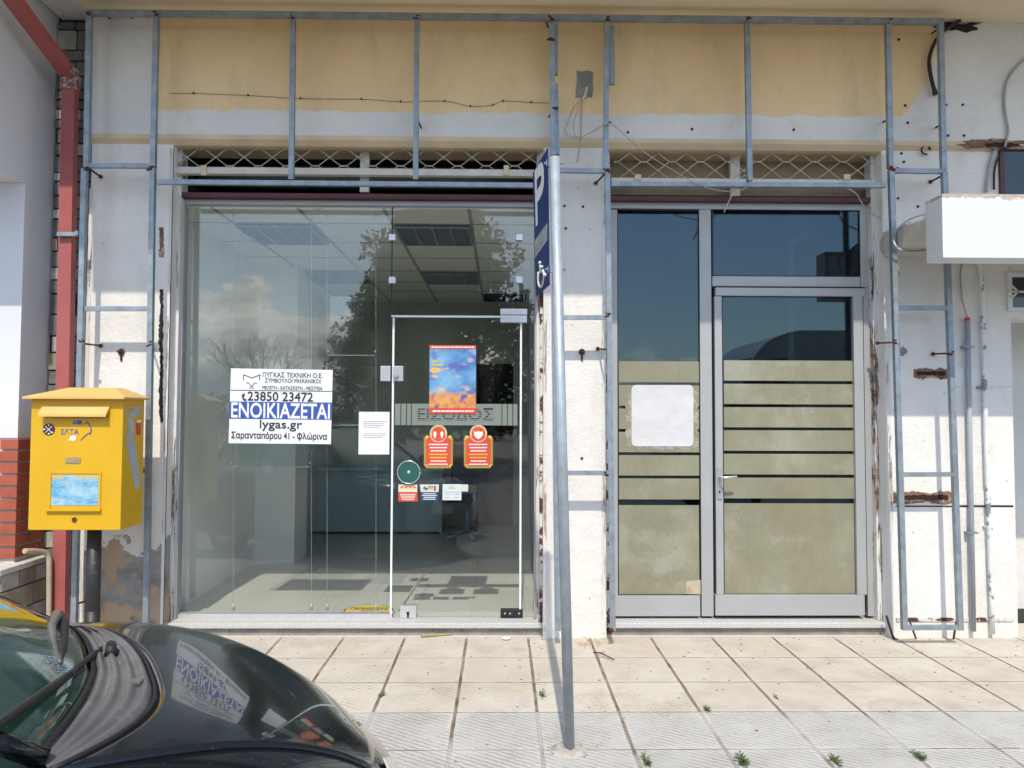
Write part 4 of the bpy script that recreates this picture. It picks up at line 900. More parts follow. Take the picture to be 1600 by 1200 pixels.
c = atY(76.5, 671, YB0); o = MB().tube([(c.x, YB0 - .002, c.z), (c.x, YB0 + .001, c.z)], .0355, 24).build('round_sticker', paint('maroon sticker', (.06, .012, .03), .1, 9, .5, 0), P); m = MB()
m.bar((c.x - .02, YB0 - .003, c.z - .02), (c.x + .02, YB0 - .003, c.z + .02), .003, .001).bar((c.x - .02, YB0 - .003, c.z + .02), (c.x + .02, YB0 - .0042, c.z - .02), .003, .001)
for dx, dz in ((0, .025), (.002, -.026), (-.026, 0), (.02, -.018)): m.sphere((c.x + dx, YB0 - .003, c.z + dz), .007, 1, (1.2, .2, .8))
m.build('sticker_marks', M_whiteink, o)
MB().prism([atY(*p, YB0 - .0015) for p in ((107, 688), (111, 681), (118, 680), (119, 686), (116, 689))], (0, .001, 0)).build('paper_scrap', M_paper, P)
a, b, c, e = bpx(102.5, 714.5, 126, 724); MB().box(a, b, YB0 - .004, YB0 + .001, c, e, .001).build('name_plate', paint('tarnished plate', (.34, .26, .14), .2, 20, .5, .1), P)
a, b, c, e = bpx(77, 737, 158, 795); m = MB(); w = .012
m.box(a, b, YB0 - .006, YB0 + .001, e - w, e).box(a, a + w, YB0 - .006, YB0 + .001, c, e - w - .001).box(b - w, b, YB0 - .006, YB0 + .001, c, e - w - .001).box(a - .012, b + .006, YB0 - .02, YB0 + .001, c - w, c - .001); fr_ = m.build('card_frame', M_yellow, P)
def card_mat():
    m, t, b = new_mat('bleached timetable card'); x, y, z = t.xyz()
    c = t.mix(t.step(t.noise(7, 4, .6, t.scaled(1, 1, 2.2)), .35, .65), (.08, .34, .55), (.42, .60, .66)); c = t.mix(t.step(t.noise(60, 3, .6, t.scaled(.5, 1, 4)), .5, .7), c, (.55, .62, .6))
    top = t.step(t.math('ADD', z, t.math('MULTIPLY', t.math('SUBTRACT', t.noise(14, 4), .5), .12)), PZ(752, YB0), PZ(747, YB0)); c = t.mix(top, c, (.60, .44, .14))
    t.put(b.inputs['Base Color'], c); b.inputs['Roughness'].default_value = .35; return m
a, b, c, e = bpx(80.5, 741, 154.5, 790); MB().box(a, b, YB0 - .002, YB0, c, e).build('card', card_mat(), fr_)
c = atY(116.5, 812, YB0); MB().tube([(c.x, YB0 - .006, c.z), (c.x, YB0 + .001, c.z)], .014, 14).build('lock', M_rust, P)
# right side: torn tape and a small red label
def side(poly, mat, name, k=.0015):
    """(pixel x, pixel y) on the box's right face"""
    out = []
    for px, py in poly:
        d = ray(px, py); s = bx1 / d.x; out.append(CAMP + d * s + V((k, 0, 0)))
    return MB().prism(out, (-.001, 0, 0)).build(name, mat, P)
side([(198, 655), (205, 651), (209, 660), (208, 680), (212, 700), (220, 756), (213, 768), (208, 750), (199, 700), (197, 684), (201, 672)], M_tape, 'torn_tape'); side([(197, 636), (222, 634), (222, 648), (210, 652), (199, 650)], paint('torn label', (.45, .47, .47), .3, 40, .6, .1, 60, stain=((.55, .34, .03), .52, 20, .03)), 'torn_label', .0012)
side([(212.5, 661), (220, 660.5), (219.5, 680), (212.5, 679.5)], M_red, 'red_label', .0022); side([(213.5, 656.5), (220.5, 656), (220, 660.3), (213.3, 660.6)], M_paper, 'white_label', .0022)
pc = (PX(152.5, 4.54), 4.54); MB().tube([(pc[0], pc[1], 0), (pc[0], pc[1], bz0 + .01)], .040, 18).tube([(pc[0], pc[1], 0), (pc[0], pc[1], .30)], .043, 18).build('pole', M_black, P)
MB().box(bx1 - .06, PX(232, YF, 735), YB1, YB1 + .02, PZ(740, YB1), PZ(731, YB1)).build('fixing_strap', M_rust, P)

# ------------------------------------------------------------------ parking sign
bs = atZ(890, 1172, 0); tp = atY(866.3, 246, bs.y); PKT = V((tp.x, bs.y, tp.z))
K2 = thing('parking_sign', 'blue disabled parking sign seen edge on from a leaning grey pole', 'road sign', (bs.x, bs.y, 0))
MB().tube([(bs.x, bs.y, -.02), PKT], .0242, 18).build('pole', M_pole, K2)
_f = MB().sphere((bs.x - .01, bs.y - .01, -.005), .088, 3, (1, .9, .2)); _r = random.Random(4)
for v in _f.bm.verts: v.co += V((_r.uniform(-.012, .012), _r.uniform(-.012, .012), _r.uniform(-.004, .006)))
_f.build('concrete_foot', paint('lumpy concrete foot', (.46, .43, .38), .3, 14, .95, .9, 40), K2)
s_r0, s_r1 = atY(855.5, 231, bs.y - .02), atY(858, 445, bs.y - .02); s_l0, s_l1 = atY(832.5, 270, bs.y + .355), atY(837, 463, bs.y + .355)
fold = (s_r0 - s_l0).normalized(); nrm = V((-fold.y, fold.x, 0)); nrm = nrm if nrm.x < 0 else -nrm
sp = MB().prism([s_l0, s_r0, s_r1, s_l1], -nrm * .004).build('sign_plate', M_signblue, K2)
def on_sign(u, v): return s_l0.lerp(s_r0, u).lerp(s_l1.lerp(s_r1, u), v)
o_ = on_sign(.16, .44) ; wd = (s_r0 - s_l0).length; hg = (s_r0 - s_r1).length
lettering('P', o_ + nrm * .001, wd * .62, hg * .40, M_signwhite, K2, right=fold, up=(s_l0 - s_l1), bold=.06, out=.001).data
MB().prism([on_sign(.06, .56) + nrm * .002, on_sign(.95, .545) + nrm * .002, on_sign(.95, .67) + nrm * .002, on_sign(.06, .70) + nrm * .002], nrm * .001).build('scraped_sticker', M_signgrey, K2)
m = MB(); S_ = lambda u, v: on_sign(u, v) + nrm * .003
m.tube([S_(.45, .77), S_(.45, .79)], .009, 6).tube([S_(.47, .80), S_(.48, .855), S_(.66, .86), S_(.75, .915), S_(.82, .905)], .0065, 6).tube([S_(.48, .825), S_(.62, .825)], .006, 6)
m.tube([S_(.50 + .23 * math.cos(a), .885 + .085 * math.sin(a)) for a in [R(215 - 27 * k) for k in range(9)]], .006, 6).build('wheelchair_symbol', M_signwhite, K2)
for v_ in (.10, .88):
    c = on_sign(.93, v_); MB().bar(c + V((-.0, 0, 0)), V((bs.x + (PKT.x - bs.x) * c.z / PKT.z, bs.y, c.z)), .03, .02).tube([c + V((-.012, 0, 0)), c + V((.08, 0, 0))], .006, 8).build('bracket', M_galv, K2)

# ------------------------------------------------------------------ pipes, hoses and cables on the wall
g = thing('conduit_pipe', 'grey conduit with a red cap running down the right wall', 'pipe', atY(1520, 985, YW)); Yc = YW - .03
MB().tube([atY(1511.5, 498, Yc), atY(1521, 986, Yc)], .0165, 10).build('tube', M_conduit, g); MB().tube([atY(1511.4, 496.5, Yc), atY(1511.5, 501, Yc)], .018, 10).build('red_cap', M_redcap, g)
MB().tube(px_curve([(1511, 497), (1508, 484), (1503.5, 470)], Yc), .0032, 6).build('red_wire', M_redcap, g)
MB().tube(px_curve([(1503.5, 470), (1502, 455), (1500.5, 430), (1503, 415), (1507, 405)], YW - .015), .006, 6).build('grey_cable', M_wire, g)
for py, px in ((542, 1512), (832, 1518)): c = atY(px, py, Yc); MB().box(c.x - .034, c.x + .034, Yc - .02, YW, c.z - .006, c.z + .006).build('clamp', M_galv, g)
g = thing('white_wall_pipe', 'thin chipped white pipe bending out at its top on the right wall', 'pipe', atY(1551, 988, YW))
MB().tube(px_curve([(1527, 408), (1531, 416), (1534, 440), (1536, 500), (1541, 700), (1551, 990)], YW - .028), .0155, 10).build('tube', M_wpipe, g)
for py, px in ((606, 1534), (822, 1544)): c = atY(px, py, YW); MB().box(c.x - .04, c.x + .03, YW - .02, YW, c.z - .005, c.z + .005).build('clamp', M_wpipe, g)
tag(MB().tube(px_curve([(1500, 32), (1478, 46), (1462, 64), (1452, 92), (1455, 122), (1462, 148)], YU - .03), [.012] * 20 + [.013] * 9 + [.017, .018], 10).build('black_hose', M_hose), 'short black hose drooping from the broken plaster under the balcony', 'hose')
tag(MB().tube(px_curve([(1615, 84), (1590, 102), (1573, 128), (1569, 160), (1572, 185), (1575, 205), (1570, 230)], YU - .016), .0085, 8).build('grey_cable', M_wire), 'grey cable curving down the upper right wall into broken plaster', 'cable')
g = thing('cable_bundle', 'pair of cables dropping beside the dark window above the canopy', 'cable', atY(1550, 290, YW))
MB().tube(px_curve([(1570, 228), (1556, 232), (1549, 250), (1544, 275), (1541, 300)], YW - .02), .011, 8).build('grey_cable', M_wire, g); MB().tube(px_curve([(1568, 232), (1560, 245), (1554, 265), (1553, 296)], YW - .016), .007, 8).build('dark_cable', M_hose, g)
g = thing('cable_loop', 'white and grey cable loop hanging at the left end of the canopy', 'cable', atY(1400, 380, YW))
MB().tube(px_curve([(1450, 338), (1425, 346), (1403, 358), (1396, 372), (1402, 387), (1420, 392), (1455, 391)], 4.72), .0065, 8).build('white_cable', M_wpipe, g)
MB().tube(px_curve([(1452, 334), (1430, 339), (1408, 352), (1395, 372), (1398, 400), (1406, 430)], 4.78), .0055, 8).build('grey_cable', M_wire, g)
MB().tube(px_curve([(1398, 360), (1384, 366), (1376, 380), (1381, 398), (1396, 400)], YW - .012), .005, 6).build('thin_cable', M_cable, g)
g = thing('loose_wires', 'bundle of loose cream wires hanging out of the cement patch', 'wire', atY(913, 140, YU)); Yx = YU - .02
MB().tube(px_curve([(917, 138), (914, 152), (905, 165), (897, 190), (898, 210), (908, 214), (925, 206), (945, 195), (956, 194), (975, 210), (1010, 240), (1045, 262), (1085, 285), (1120, 297), (1155, 298), (1172, 285), (1165, 274), (1155, 280)], 4.76), .0033, 6).build('long_wire', M_cable, g)
MB().tube(px_curve([(916, 142), (910, 156), (908, 190), (907, 220), (902, 254)], Yx), .004, 6).build('short_wire', M_cable, g); MB().tube(px_curve([(908, 155), (895, 170), (888, 190), (883, 204), (890, 212), (905, 215)], Yx), .0026, 6).build('thin_wire', M_cable, g); MB().tube(px_curve([(917, 137), (914, 150), (910, 156)], Yx), .009, 8).build('white_sleeve', M_paper, g)
tag(MB().tube(px_curve([(1150, 296), (1142, 308), (1131, 332)], 4.74), .004, 6).build('wire_end', M_cable), 'cut end of a cream wire dangling above the fan light', 'wire')
tag(MB().tube(px_curve([(1322, 293), (1338, 303), (1347, 318), (1356, 330), (1378, 341)], 4.95), .0045, 6).build('door_corner_wire', M_cable), 'cream wire looping over the right top corner of the aluminium door', 'wire')
g = thing('pinned_wire', 'thin dark wire pinned along the ochre wall above the big window', 'wire', atY(560, 158, YU)); W_ = [(265, 146), (303, 146), (388, 149), (470, 154), (565, 155), (626, 159), (695, 158), (735, 166), (770, 164), (786, 158), (830, 160), (858, 161)]
MB().tube(px_curve(W_, YU - .006), .0014, 5).build('wire', M_hose, g)
m = MB()
for x, y in W_[1:-1]: m.box(atY(x, y, YU).x - .004, atY(x, y, YU).x + .004, YU - .012, YU, atY(x, y, YU).z - .006, atY(x, y, YU).z + .006)
m.build('clip_row', M_hose, g)
tag(MB().tube(px_curve([(1385, 962), (1392, 985), (1398, 998), (1412, 1001), (1450, 1001), (1492, 1001)], 4.93), .008, 6).build('floor_cable', M_hose), 'black cable lying along the foot of the wall right of the sill', 'cable')

# ------------------------------------------------------------------ weeds and litter
def weed(px, py, size, n, label, sd):
    rnd = random.Random(sd); c = atZ(px, py, 0); m = MB()
    for k in range(n):
        a = rnd.uniform(0, 6.28); r = size * rnd.uniform(.1, 1); h = size * rnd.uniform(.1, .5); p = c + V((r * math.cos(a) * .45, r * math.sin(a) * 1.5, h)); w = size * rnd.uniform(.08, .22); d = V((math.cos(a), math.sin(a), rnd.uniform(-.2, .6))).normalized(); s_ = d.cross(V((0, 0, 1))).normalized()
        m.prism([p, p + d * w + s_ * w * .5, p + d * w * 2.2, p + d * w - s_ * w * .5], (0, 0, .0015)); m.tube([c + V((rnd.uniform(-.01, .01), rnd.uniform(-.01, .01), -.005)), p], .0012, 4)
    tag(m.build('weed', M_leaf), label, 'weed', 'weeds in the pavement joints')
for i, w_ in enumerate(((597, 1088, .03, 16, 'tiny weed in the joint right of the car bonnet'), (847, 1088, .035, 26, 'small weed in the joint left of the sign pole'), (1104, 1110, .032, 26, 'small round weed where beige and grey slabs meet right of the pole'), (1010, 1192, .036, 40, 'clumpy weed at the bottom edge nearest the sign pole'), (1160, 1192, .043, 56, 'largest leafy weed at the bottom edge of the pavement'), (1212, 1090, .02, 14, 'yellow green weed on a joint below the aluminium door'), (1306, 1192, .036, 44, 'dark weed tuft in the joint right of the largest weed'), (1437, 1184, .036, 44, 'long low weed rightmost at the bottom of the pavement'))): weed(*w_, i + 1)
c = atZ(791, 1000, 0); tag(MB().sphere((c.x, c.y, .012), .03, 2, (1, .7, .35)).build('litter_scrap', M_paper), 'crumpled white paper scrap below the glass door', 'litter')
tag(MB().prism([atZ(*p, .006) for p in ((657, 993), (706, 988), (707, 991.5), (658, 995.5))], (0, 0, .006)).build('litter_strip', M_straw), 'flat straw coloured strip lying below the glass door sill', 'litter')
a, b = atZ(927, 1019, .01), atZ(960, 1031, .012); tag(MB().tube([a, a.lerp(b, .4) + V((0, 0, .012)), b], [.004, .005, .003], 6).build('twig', M_rust), 'brown twig lying right of the sign pole', 'twig')
m = MB(); rnd = random.Random(3)
for k in range(16):
    c = atZ(rnd.uniform(905, 945), rnd.uniform(996, 1012), .006); a = rnd.uniform(0, 3); m.tube([c, c + V((math.cos(a) * .06, math.sin(a) * .06, .004))], .0015, 4)
tag(m.build('dry_straw', M_straw, None), 'dry straw blades scattered at the foot of the middle pier', 'straw', kind='stuff')
m = MB(); rnd = random.Random(8)
for k in range(230):
    x, y = rnd.uniform(-2.2, 4.5), rnd.triangular(3.0, 4.99, 4.95); m.sphere((x, y, .002), rnd.uniform(.002, .006), 1, (1.4, 1, .6))
tag(m.build('grit', paint('grit', (.24, .21, .18), .5, 30, .9, 0)), 'small grit and crumbs scattered over the pavement slabs', 'grit', kind='stuff')
# ------------------------------------------------------------------ inside the shop
def lamp(x0, y0, label):
    g = thing('ceiling_light', label, 'ceiling light', (x0 + .3, y0 + .3, RZ1 - .02), 'unlit louvre lights in the shop ceiling')
    MB().box(x0 + .015, x0 + .585, y0 + .015, y0 + .60, RZ1 - .012, RZ1 - .0065).build('tray', M_lamphole, g); m = MB()
    for k in range(5): m.box(x0 + .015 + k * .1385, x0 + .031 + k * .1385, y0 + .016, y0 + .599, RZ1 - .035, RZ1 - .0125)
    for k in range(9): m.box(x0 + .016, x0 + .584, y0 + .02 + k * .071, y0 + .026 + k * .071, RZ1 - .033, RZ1 - .0135)
    m.build('louvre', M_louvre, g)
lamp(-.83, GY[0], 'unlit louvre ceiling light nearest the glass, above the glass door'); lamp(-.83, GY[3], 'unlit louvre ceiling light deep in the shop, above the glass door')
lamp(-2.03, GY[0], 'unlit louvre ceiling light nearest the glass, above the to let poster'); lamp(-2.03, GY[3], 'unlit louvre ceiling light deep in the shop, left of the centre grid line')
m = MB().box(-.22, .3, 8.78, 9.38, RZ1 - .012, RZ1 - .007).build('dark_opening', M_nearblack, None); tag(m, 'open black slot in the shop ceiling near the back wall', 'ceiling opening'); m.name = 'ceiling_opening'
g = thing('office_counter', 'long blue grey office counter along the back of the shop', 'counter', (-1.5, 8.9, RZ0))
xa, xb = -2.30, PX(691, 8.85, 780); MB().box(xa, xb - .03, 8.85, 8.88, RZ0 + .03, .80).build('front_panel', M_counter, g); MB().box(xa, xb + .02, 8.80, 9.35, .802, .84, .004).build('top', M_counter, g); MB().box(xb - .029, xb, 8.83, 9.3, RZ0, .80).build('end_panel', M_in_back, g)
g = thing('filing_cabinet', 'blue grey cabinet standing left in front of the counter', 'cabinet', (-2.2, 8.2, RZ0)); x1 = PX(466, 8.05, 780)
MB().box(RX0 + .01, x1, 8.05, 8.6, RZ0, 1.0, .004).build('carcass', M_counter, g); MB().box(RX0 + .03, x1 - .02, 8.035, 8.049, RZ0 + .05, .97, .003).build('door', M_counter, g)
g = thing('office_chair', 'black office chair in the shadow behind the glass door', 'chair', (-.35, 8.4, RZ0)); cx, cy = -.38, 8.5
MB().box(cx - .23, cx + .23, cy - .22, cy + .22, .48, .55, .03).build('seat', M_dark, g); MB().box(cx - .21, cx + .21, cy + .22, cy + .27, .65, 1.12, .03).build('backrest', M_dark, g)
m = MB().tube([(cx, cy, .12), (cx, cy, .48)], .03, 8)
for k in range(5): m.tube([(cx, cy, .14), (cx + .28 * math.cos(k * 1.257), cy + .28 * math.sin(k * 1.257), .09)], .018, 6)
m.build('base', M_louvre, g); MB().tube([(cx - .27, cy - .12, .72), (cx - .27, cy + .16, .70)], .022, 6).tube([(cx - .27, cy + .1, .50), (cx - .27, cy + .1, .70)], .015, 6).build('armrest', M_louvre, g)
c = atZ(576, 953, RZ0 + .001); g = thing('floor_sticker', 'yellow oval wait here sticker on the shop floor behind the glass', 'floor sticker', (c.x, c.y, RZ0))
rx = (PX(612, c.y, 953) - PX(540, c.y, 953)) / 2; ry_ = .13; C3 = V((c.x, c.y, RZ0))
MB().prism([C3 + V((rx * 1.08 * math.cos(k * .157), ry_ * 1.12 * math.sin(k * .157), .001)) for k in range(40)], (0, 0, .001)).build('dark_rim', M_green, g)
MB().prism([C3 + V((rx * math.cos(k * .157), ry_ * math.sin(k * .157), .0025)) for k in range(40)], (0, 0, .001)).build('yellow_field', M_yelprint, g)
lettering('ΠΕΡΙΜΕΝΕΤΕ', C3 + V((-rx * .8, -.005, .004)), rx * 1.6, .06, M_ink, g, (1, 0, 0), (0, 1, 0), .02, .001); lettering('ΕΔΩ', C3 + V((-rx * .25, -.09, .004)), rx * .5, .06, M_ink, g, (1, 0, 0), (0, 1, 0), .02, .001)
# inside the office
tag(MB().box(PX(1290, 5.5), PX(1341, 5.5), 5.5, 5.66, PZ(466, 5.5), PZ(390, 5.5), .008).box(PX(1290, 5.5), PX(1302, 5.5), 5.48, 5.499, PZ(466, 5.5), PZ(385, 5.5)).build('wall_cabinet', paint('beige steel', (.50, .46, .37), .1, 3, .6, 0)), 'beige metal cabinet seen through the fan light of the office door', 'cabinet')

m = MB().tube(px_curve([(1236, 575), (1236, 500), (1236, 400), (1237, 384), (1250, 371), (1310, 326)], 5.42), .022, 8)
tag(m.build('white_conduit', M_wtank), 'white plastic pipe bending up behind the glass of the office door', 'pipe')
# ------------------------------------------------------------------ black car
CO = V((-1.157, 1.900, 0)); phi = .542; fd = V((math.cos(phi), math.sin(phi), 0)); ld = V((-fd.y, fd.x, 0)); ST_ = -.12
cW, cL, cNP, cN, cA1, cA2, cZB, cZ0 = .82, .90, 2.012, 5.704, .07, .382, .39, .803
def Wu(u): return cW * (1 - max(0, min(1, u / cL)) ** cNP) ** (1 / cNP) if u > 0 else cW
def zc(u): return cZ0 + .02 - cA1 * max(u, 0) - cA2 * max(u, 0) ** 3
def Zf(u, v):
    w = max(Wu(u), 1e-4); r = min(1, abs(v) / w); return cZB + (zc(u) - cZB) * max(0, 1 - r ** cN) ** (1 / cN)
def PC(u, v, z): return CO + fd * u + ld * v + V((0, 0, z))
def surf(u, v, dz=0.0):
    e = .004; p = PC(u, v, Zf(u, v)); 
    return p + V((0, 0, dz))
M_car = None
m_, t_, b_ = new_mat('black car paint'); M_car = m_
b_.inputs['Base Color'].default_value = (.006, .008, .010, 1); b_.inputs['Roughness'].default_value = .16; b_.inputs['Specular IOR Level'].default_value = .12; b_.inputs['Coat Weight'].default_value = .7; b_.inputs['Coat Roughness'].default_value = .02; b_.inputs['Coat IOR'].default_value = 1.42
t_.put(b_.inputs['Base Color'], t_.mix(t_.math('MULTIPLY', t_.step(t_.noise(95, 3, .6), .69, .75), .35), (.006, .008, .010), (.25, .24, .22)))
M_cowl = paint('weathered grey plastic', (.115, .112, .112), .25, 9, .36, .12, 120, stain=((.20, .195, .19), .55, 14, .2))
M_wind = glass('windscreen glass', (.62, .80, .72), 1.75, 0, .03)
M_lamp = paint('headlamp lens', (.50, .54, .48), .08, 20, .08, 0, coat=1)
M_cabin = paint('dark cabin plastic', (.035, .045, .042), .2, 6, .7, .1); M_seatc = paint('dark seat cloth', (.03, .035, .04), .3, 20, .9, .1)
CAR = thing('parked_car', 'glossy black small car parked nose first at the kerb, bonnet reflecting the shop', 'car', (CO.x, CO.y, ST_))
# body shell: bonnet bed, wings, sides
N_T = 64; US = [cL * math.sin(k / 30 * math.pi / 2) for k in range(31)]; US[-1] = cL * .9995
UB = [-2.45 + 2.45 * k / 26 for k in range(26)]
def cowl_out(t): return .019 + .225 * (1 - abs(t) ** (3.2 if t < 0 else 2.562))
def cowl_in(t): return .020 + .100 * (1 - abs(t) ** (1.495 if t < 0 else 3.2)) - .012 * t * t
def v_out(t): return (.531 if t < 0 else .66) * t - .010
def v_in(t): return (.528 if t < 0 else .640) * t + .030
sh = MB(); rows = []
for u in UB + US:
    w = Wu(u); row = []
    for j in range(N_T + 1):
        v = w * math.sin(-math.pi / 2 + math.pi * j / N_T); row.append(PC(u, v, Zf(u, v) - .006))
    rows.append(row)
vs = [[sh.bm.verts.new(p) for p in r] for r in rows]; U_ = UB + US
for i in range(len(vs) - 1):
    for j in range(N_T):
        uc = (U_[i] + U_[i + 1]) / 2; vc = (Wu(uc) * math.sin(-math.pi / 2 + math.pi * (j + .5) / N_T))
        if abs(vc) < .57 and -2.0 < uc < cowl_in(max(-1, min(1, vc / .6))) + .05: continue
        sh.bm.faces.new((vs[i][j], vs[i + 1][j], vs[i + 1][j + 1], vs[i][j + 1])).smooth = True
# skirts down to the sills, pushed out into a bumper at the nose
def skirt(side):
    prof = [(0, 0), (.010, -.03), (.012, -.10), (.02, -.16), (.018, -.24), (-.005, -.32)]
    grid_ = []
    for dz in prof:
        r = []
        for u in U_:
            nose = max(0, u / cL) ** 3; w = Wu(u); r.append(PC(u + nose * dz[0] * 3.5, side * (w + dz[0] * (1 - nose)), cZB - .006 + dz[1]))
        grid_.append(r)
    sh.grid(grid_)
skirt(1); skirt(-1)
bmesh.ops.remove_doubles(sh.bm, verts=sh.bm.verts[:], dist=.0004)
sh.build('body', M_car, CAR)
def patch(name, fu, mat, nu, nt, par, dz=.004, edge=.009):
    """sheet laid on the body: fu(s, t) -> (u, v), with its rim turned down"""
    R_ = []
    for i in range(-1, nu + 2):
        r = []
        for j in range(-1, nt + 2):
            s = min(max(i / nu, 0), 1); t = min(max(j / nt, 0), 1); u, v = fu(s, t); rim = (i < 0 or j < 0 or i > nu or j > nt)
            r.append(surf(u, v, (-edge if rim else dz)))
        R_.append(r)
    return MB().grid(R_).build(name, mat, par)
def hood_f(s, t):
    tt = 2 * t - 1; ua, va = cowl_out(tt) + .010, v_out(tt) * 1.01
    vb = .46 * math.copysign(abs(tt) ** 1.0, tt); ub = .82 - .12 * abs(tt) ** 2.2
    return ua + (ub - ua) * s, va + (vb - va) * s ** 1.6
hood = patch('bonnet', hood_f, M_car, 26, 40, CAR, .003, .005)
def cowl_f(s, t):
    tt = 2 * t - 1; ua, ub = cowl_in(tt), cowl_out(tt); va, vb = v_in(tt), v_out(tt); return ua + (ub - ua) * s, va + (vb - va) * s
R_ = []
for i in range(0, 29):
    s = i / 28; r = []
    for j in range(61):
        u, v = cowl_f(s, j / 60); k = .5 - .5 * math.cos(s * 2 * math.pi * 4); rim = 1 if i in (0, 28) else 0
        r.append(surf(u, v, .002 + .013 * k * (1 - (2 * j / 60 - 1) ** 6) - .008 * rim))
    R_.append(r)
cowl = MB().grid(R_).build('cowl', M_cowl, CAR)
MB().tube([surf(cowl_out(2 * j / 60 - 1) + .004, v_out(2 * j / 60 - 1) * 1.005, .002) for j in range(61)], .0055, 6).build('cowl_seal', M_dark, CAR)
m = MB()      # small vent louvres and a washer jet on the cowl
for k in range(8):
    v = .40 + .012 * k; u = cowl_in(v / .6) * .45 + cowl_out(v / .6) * .55; m.bar(surf(u - .012, v, .012), surf(u + .014, v + .004, .012), .003)
m.build('vent_slots', M_dark, cowl)
p = surf(.205, -.12, .012); MB().box(p.x - .016, p.x + .016, p.y - .012, p.y + .012, p.z - .006, p.z + .006, .004).build('washer_jet', M_cowl, cowl)
# windscreen, roof and pillars
WT = dict(u=-.88, v=.50, z=1.30, bow=.10)
def wind(s, t):
    tt = 2 * t - 1; u0, v0 = cowl_in(tt) + .004, v_in(tt) * .99; p0 = surf(u0, v0, .004); p1 = PC(WT['u'] + WT['bow'] * (1 - tt * tt), WT['v'] * tt, WT['z'] + .03 * (1 - tt * tt))
    return p0.lerp(p1, s) + V((0, 0, .035 * math.sin(math.pi * s)))
ws = MB().grid([[wind(i / 16, j / 32) for j in range(33)] for i in range(17)]).build('windscreen', M_wind, CAR, solid=.005)
MB().grid([[wind(s, j / 32) + V((0, 0, .0045)) for j in range(33)] for s in (0, .014)]).build('black_border', M_dark, ws, solid=.002)
def roofp(s, t):
    tt = 2 * t - 1; p0 = wind(1, t); p1 = PC(-2.15, .47 * tt, 1.27 + .03 * (1 - tt * tt)); return p0.lerp(p1, s) + V((0, 0, .05 * math.sin(math.pi * s)))
MB().grid([[roofp(i / 12, j / 16) for j in range(17)] for i in range(13)]).build('roof', M_car, CAR, solid=.02)
for sd, t in ((1, 1), (-1, 0)):
    MB().tube([wind(i / 12, t) + ld * (sd * .012) for i in range(13)] + [roofp(i / 8, t) + ld * (sd * .012) for i in range(1, 9)] + [PC(-2.42, sd * .62, .80)], [.021] * 13 + [.028] * 8 + [.035], 8).build('roof_pillar', M_car, CAR)
    MB().prism([wind(.06, t) + ld * (sd * .01) - V((0, 0, .0)), wind(.97, t) + ld * (sd * .008), roofp(.55, t) + ld * sd * .008, PC(-1.5, sd * .64, .83), PC(-.12, sd * .64, .82)], ld * (sd * .004)).build('side_window', M_wind, CAR)
    MB().prism([roofp(.62, t) + ld * (sd * .008), roofp(.97, t) + ld * (sd * .008), PC(-2.3, sd * .62, .83), PC(-1.56, sd * .64, .83)], ld * (sd * .004)).build('side_window', M_wind, CAR)
    MB().bar(PC(-1.53, sd * .645, .80), roofp(.585, t) + ld * sd * .01, .06).build('roof_pillar', M_car, CAR)
    MB().sphere(PC(-.28, sd * .82, .92), .085, 2, (.7, 1, .75)).bar(PC(-.25, sd * .70, .84), PC(-.27, sd * .80, .90), .03).build('door_mirror', M_car, CAR)
    wh = [(.16, 'front'), (-1.98, 'rear')]
    for u, _n in wh:
        c = PC(u, sd * .665, ST_ + .275); w = MB().tube([c - ld * (sd * .08), c + ld * (sd * (.09 if u < 0 else .09))], .275, 28).build('wheel', M_dark, CAR)
        MB().tube([c + ld * (sd * .088), c + ld * (sd * .098)], .19, 20).build('rim', M_alulit, w)
        MB().tube([c - ld * (sd * .02), c + ld * (sd * .075)], .325, 28).build('wheel_arch', M_dark, CAR)
MB().grid([[PC(-2.17 - .28 * s, (.47 + .12 * s) * tt, 1.27 - .46 * s + .02 * (1 - tt * tt)) for tt in (-1, -.5, 0, .5, 1)] for s in (0, .25, .5, .75, 1)]).build('rear_window', M_wind, CAR, solid=.005)
# dashboard, wheel, seats
MB().grid([[PC(-.45 + (cowl_in(2 * j / 20 - 1) + .43) * s, .57 * (2 * j / 20 - 1), .70 + .07 * s + .02 * math.sin(s * 3)) for j in range(21)] for s in (0, .2, .4, .6, .8, 1)]).build('dashboard', M_cabin, CAR, solid=.02)
MB().tube([PC(-.55 + .07 * math.sin(a * .314), .30 + .18 * math.cos(a * .314), .78 + .16 * math.sin(a * .314)) for a in range(21)], .014, 8).bar(PC(-.55, .12, .78), PC(-.55, .48, .78), .025).bar(PC(-.55, .3, .78), PC(-.4, .3, .70), .05).build('steering_wheel', M_dark, CAR)
for sd in (1, -1):
    m = MB(); c = PC(-1.05, sd * .3, .45)
    m.grid([[PC(-.85 - .5 * s, sd * .3 + .23 * tt, .48 - .05 * s + .02 * (1 - tt * tt)) for tt in (-1, -.5, 0, .5, 1)] for s in (0, .3, .6, 1)]); m.grid([[PC(-1.32 - .15 * s, sd * .3 + (.23 - .12 * (s > .75)) * tt, .45 + .72 * s + .0) for tt in (-1, -.5, 0, .5, 1)] for s in (0, .2, .4, .6, .7, .78, .9, 1)]); m.build('seat', M_seatc, CAR, solid=.08)
MB().grid([[PC(-2.0 + 2.2 * s, .6 * tt, .12) for tt in (-1, 0, 1)] for s in (0, .5, 1)]).build('cabin_floor', M_cabin, CAR, solid=.02)
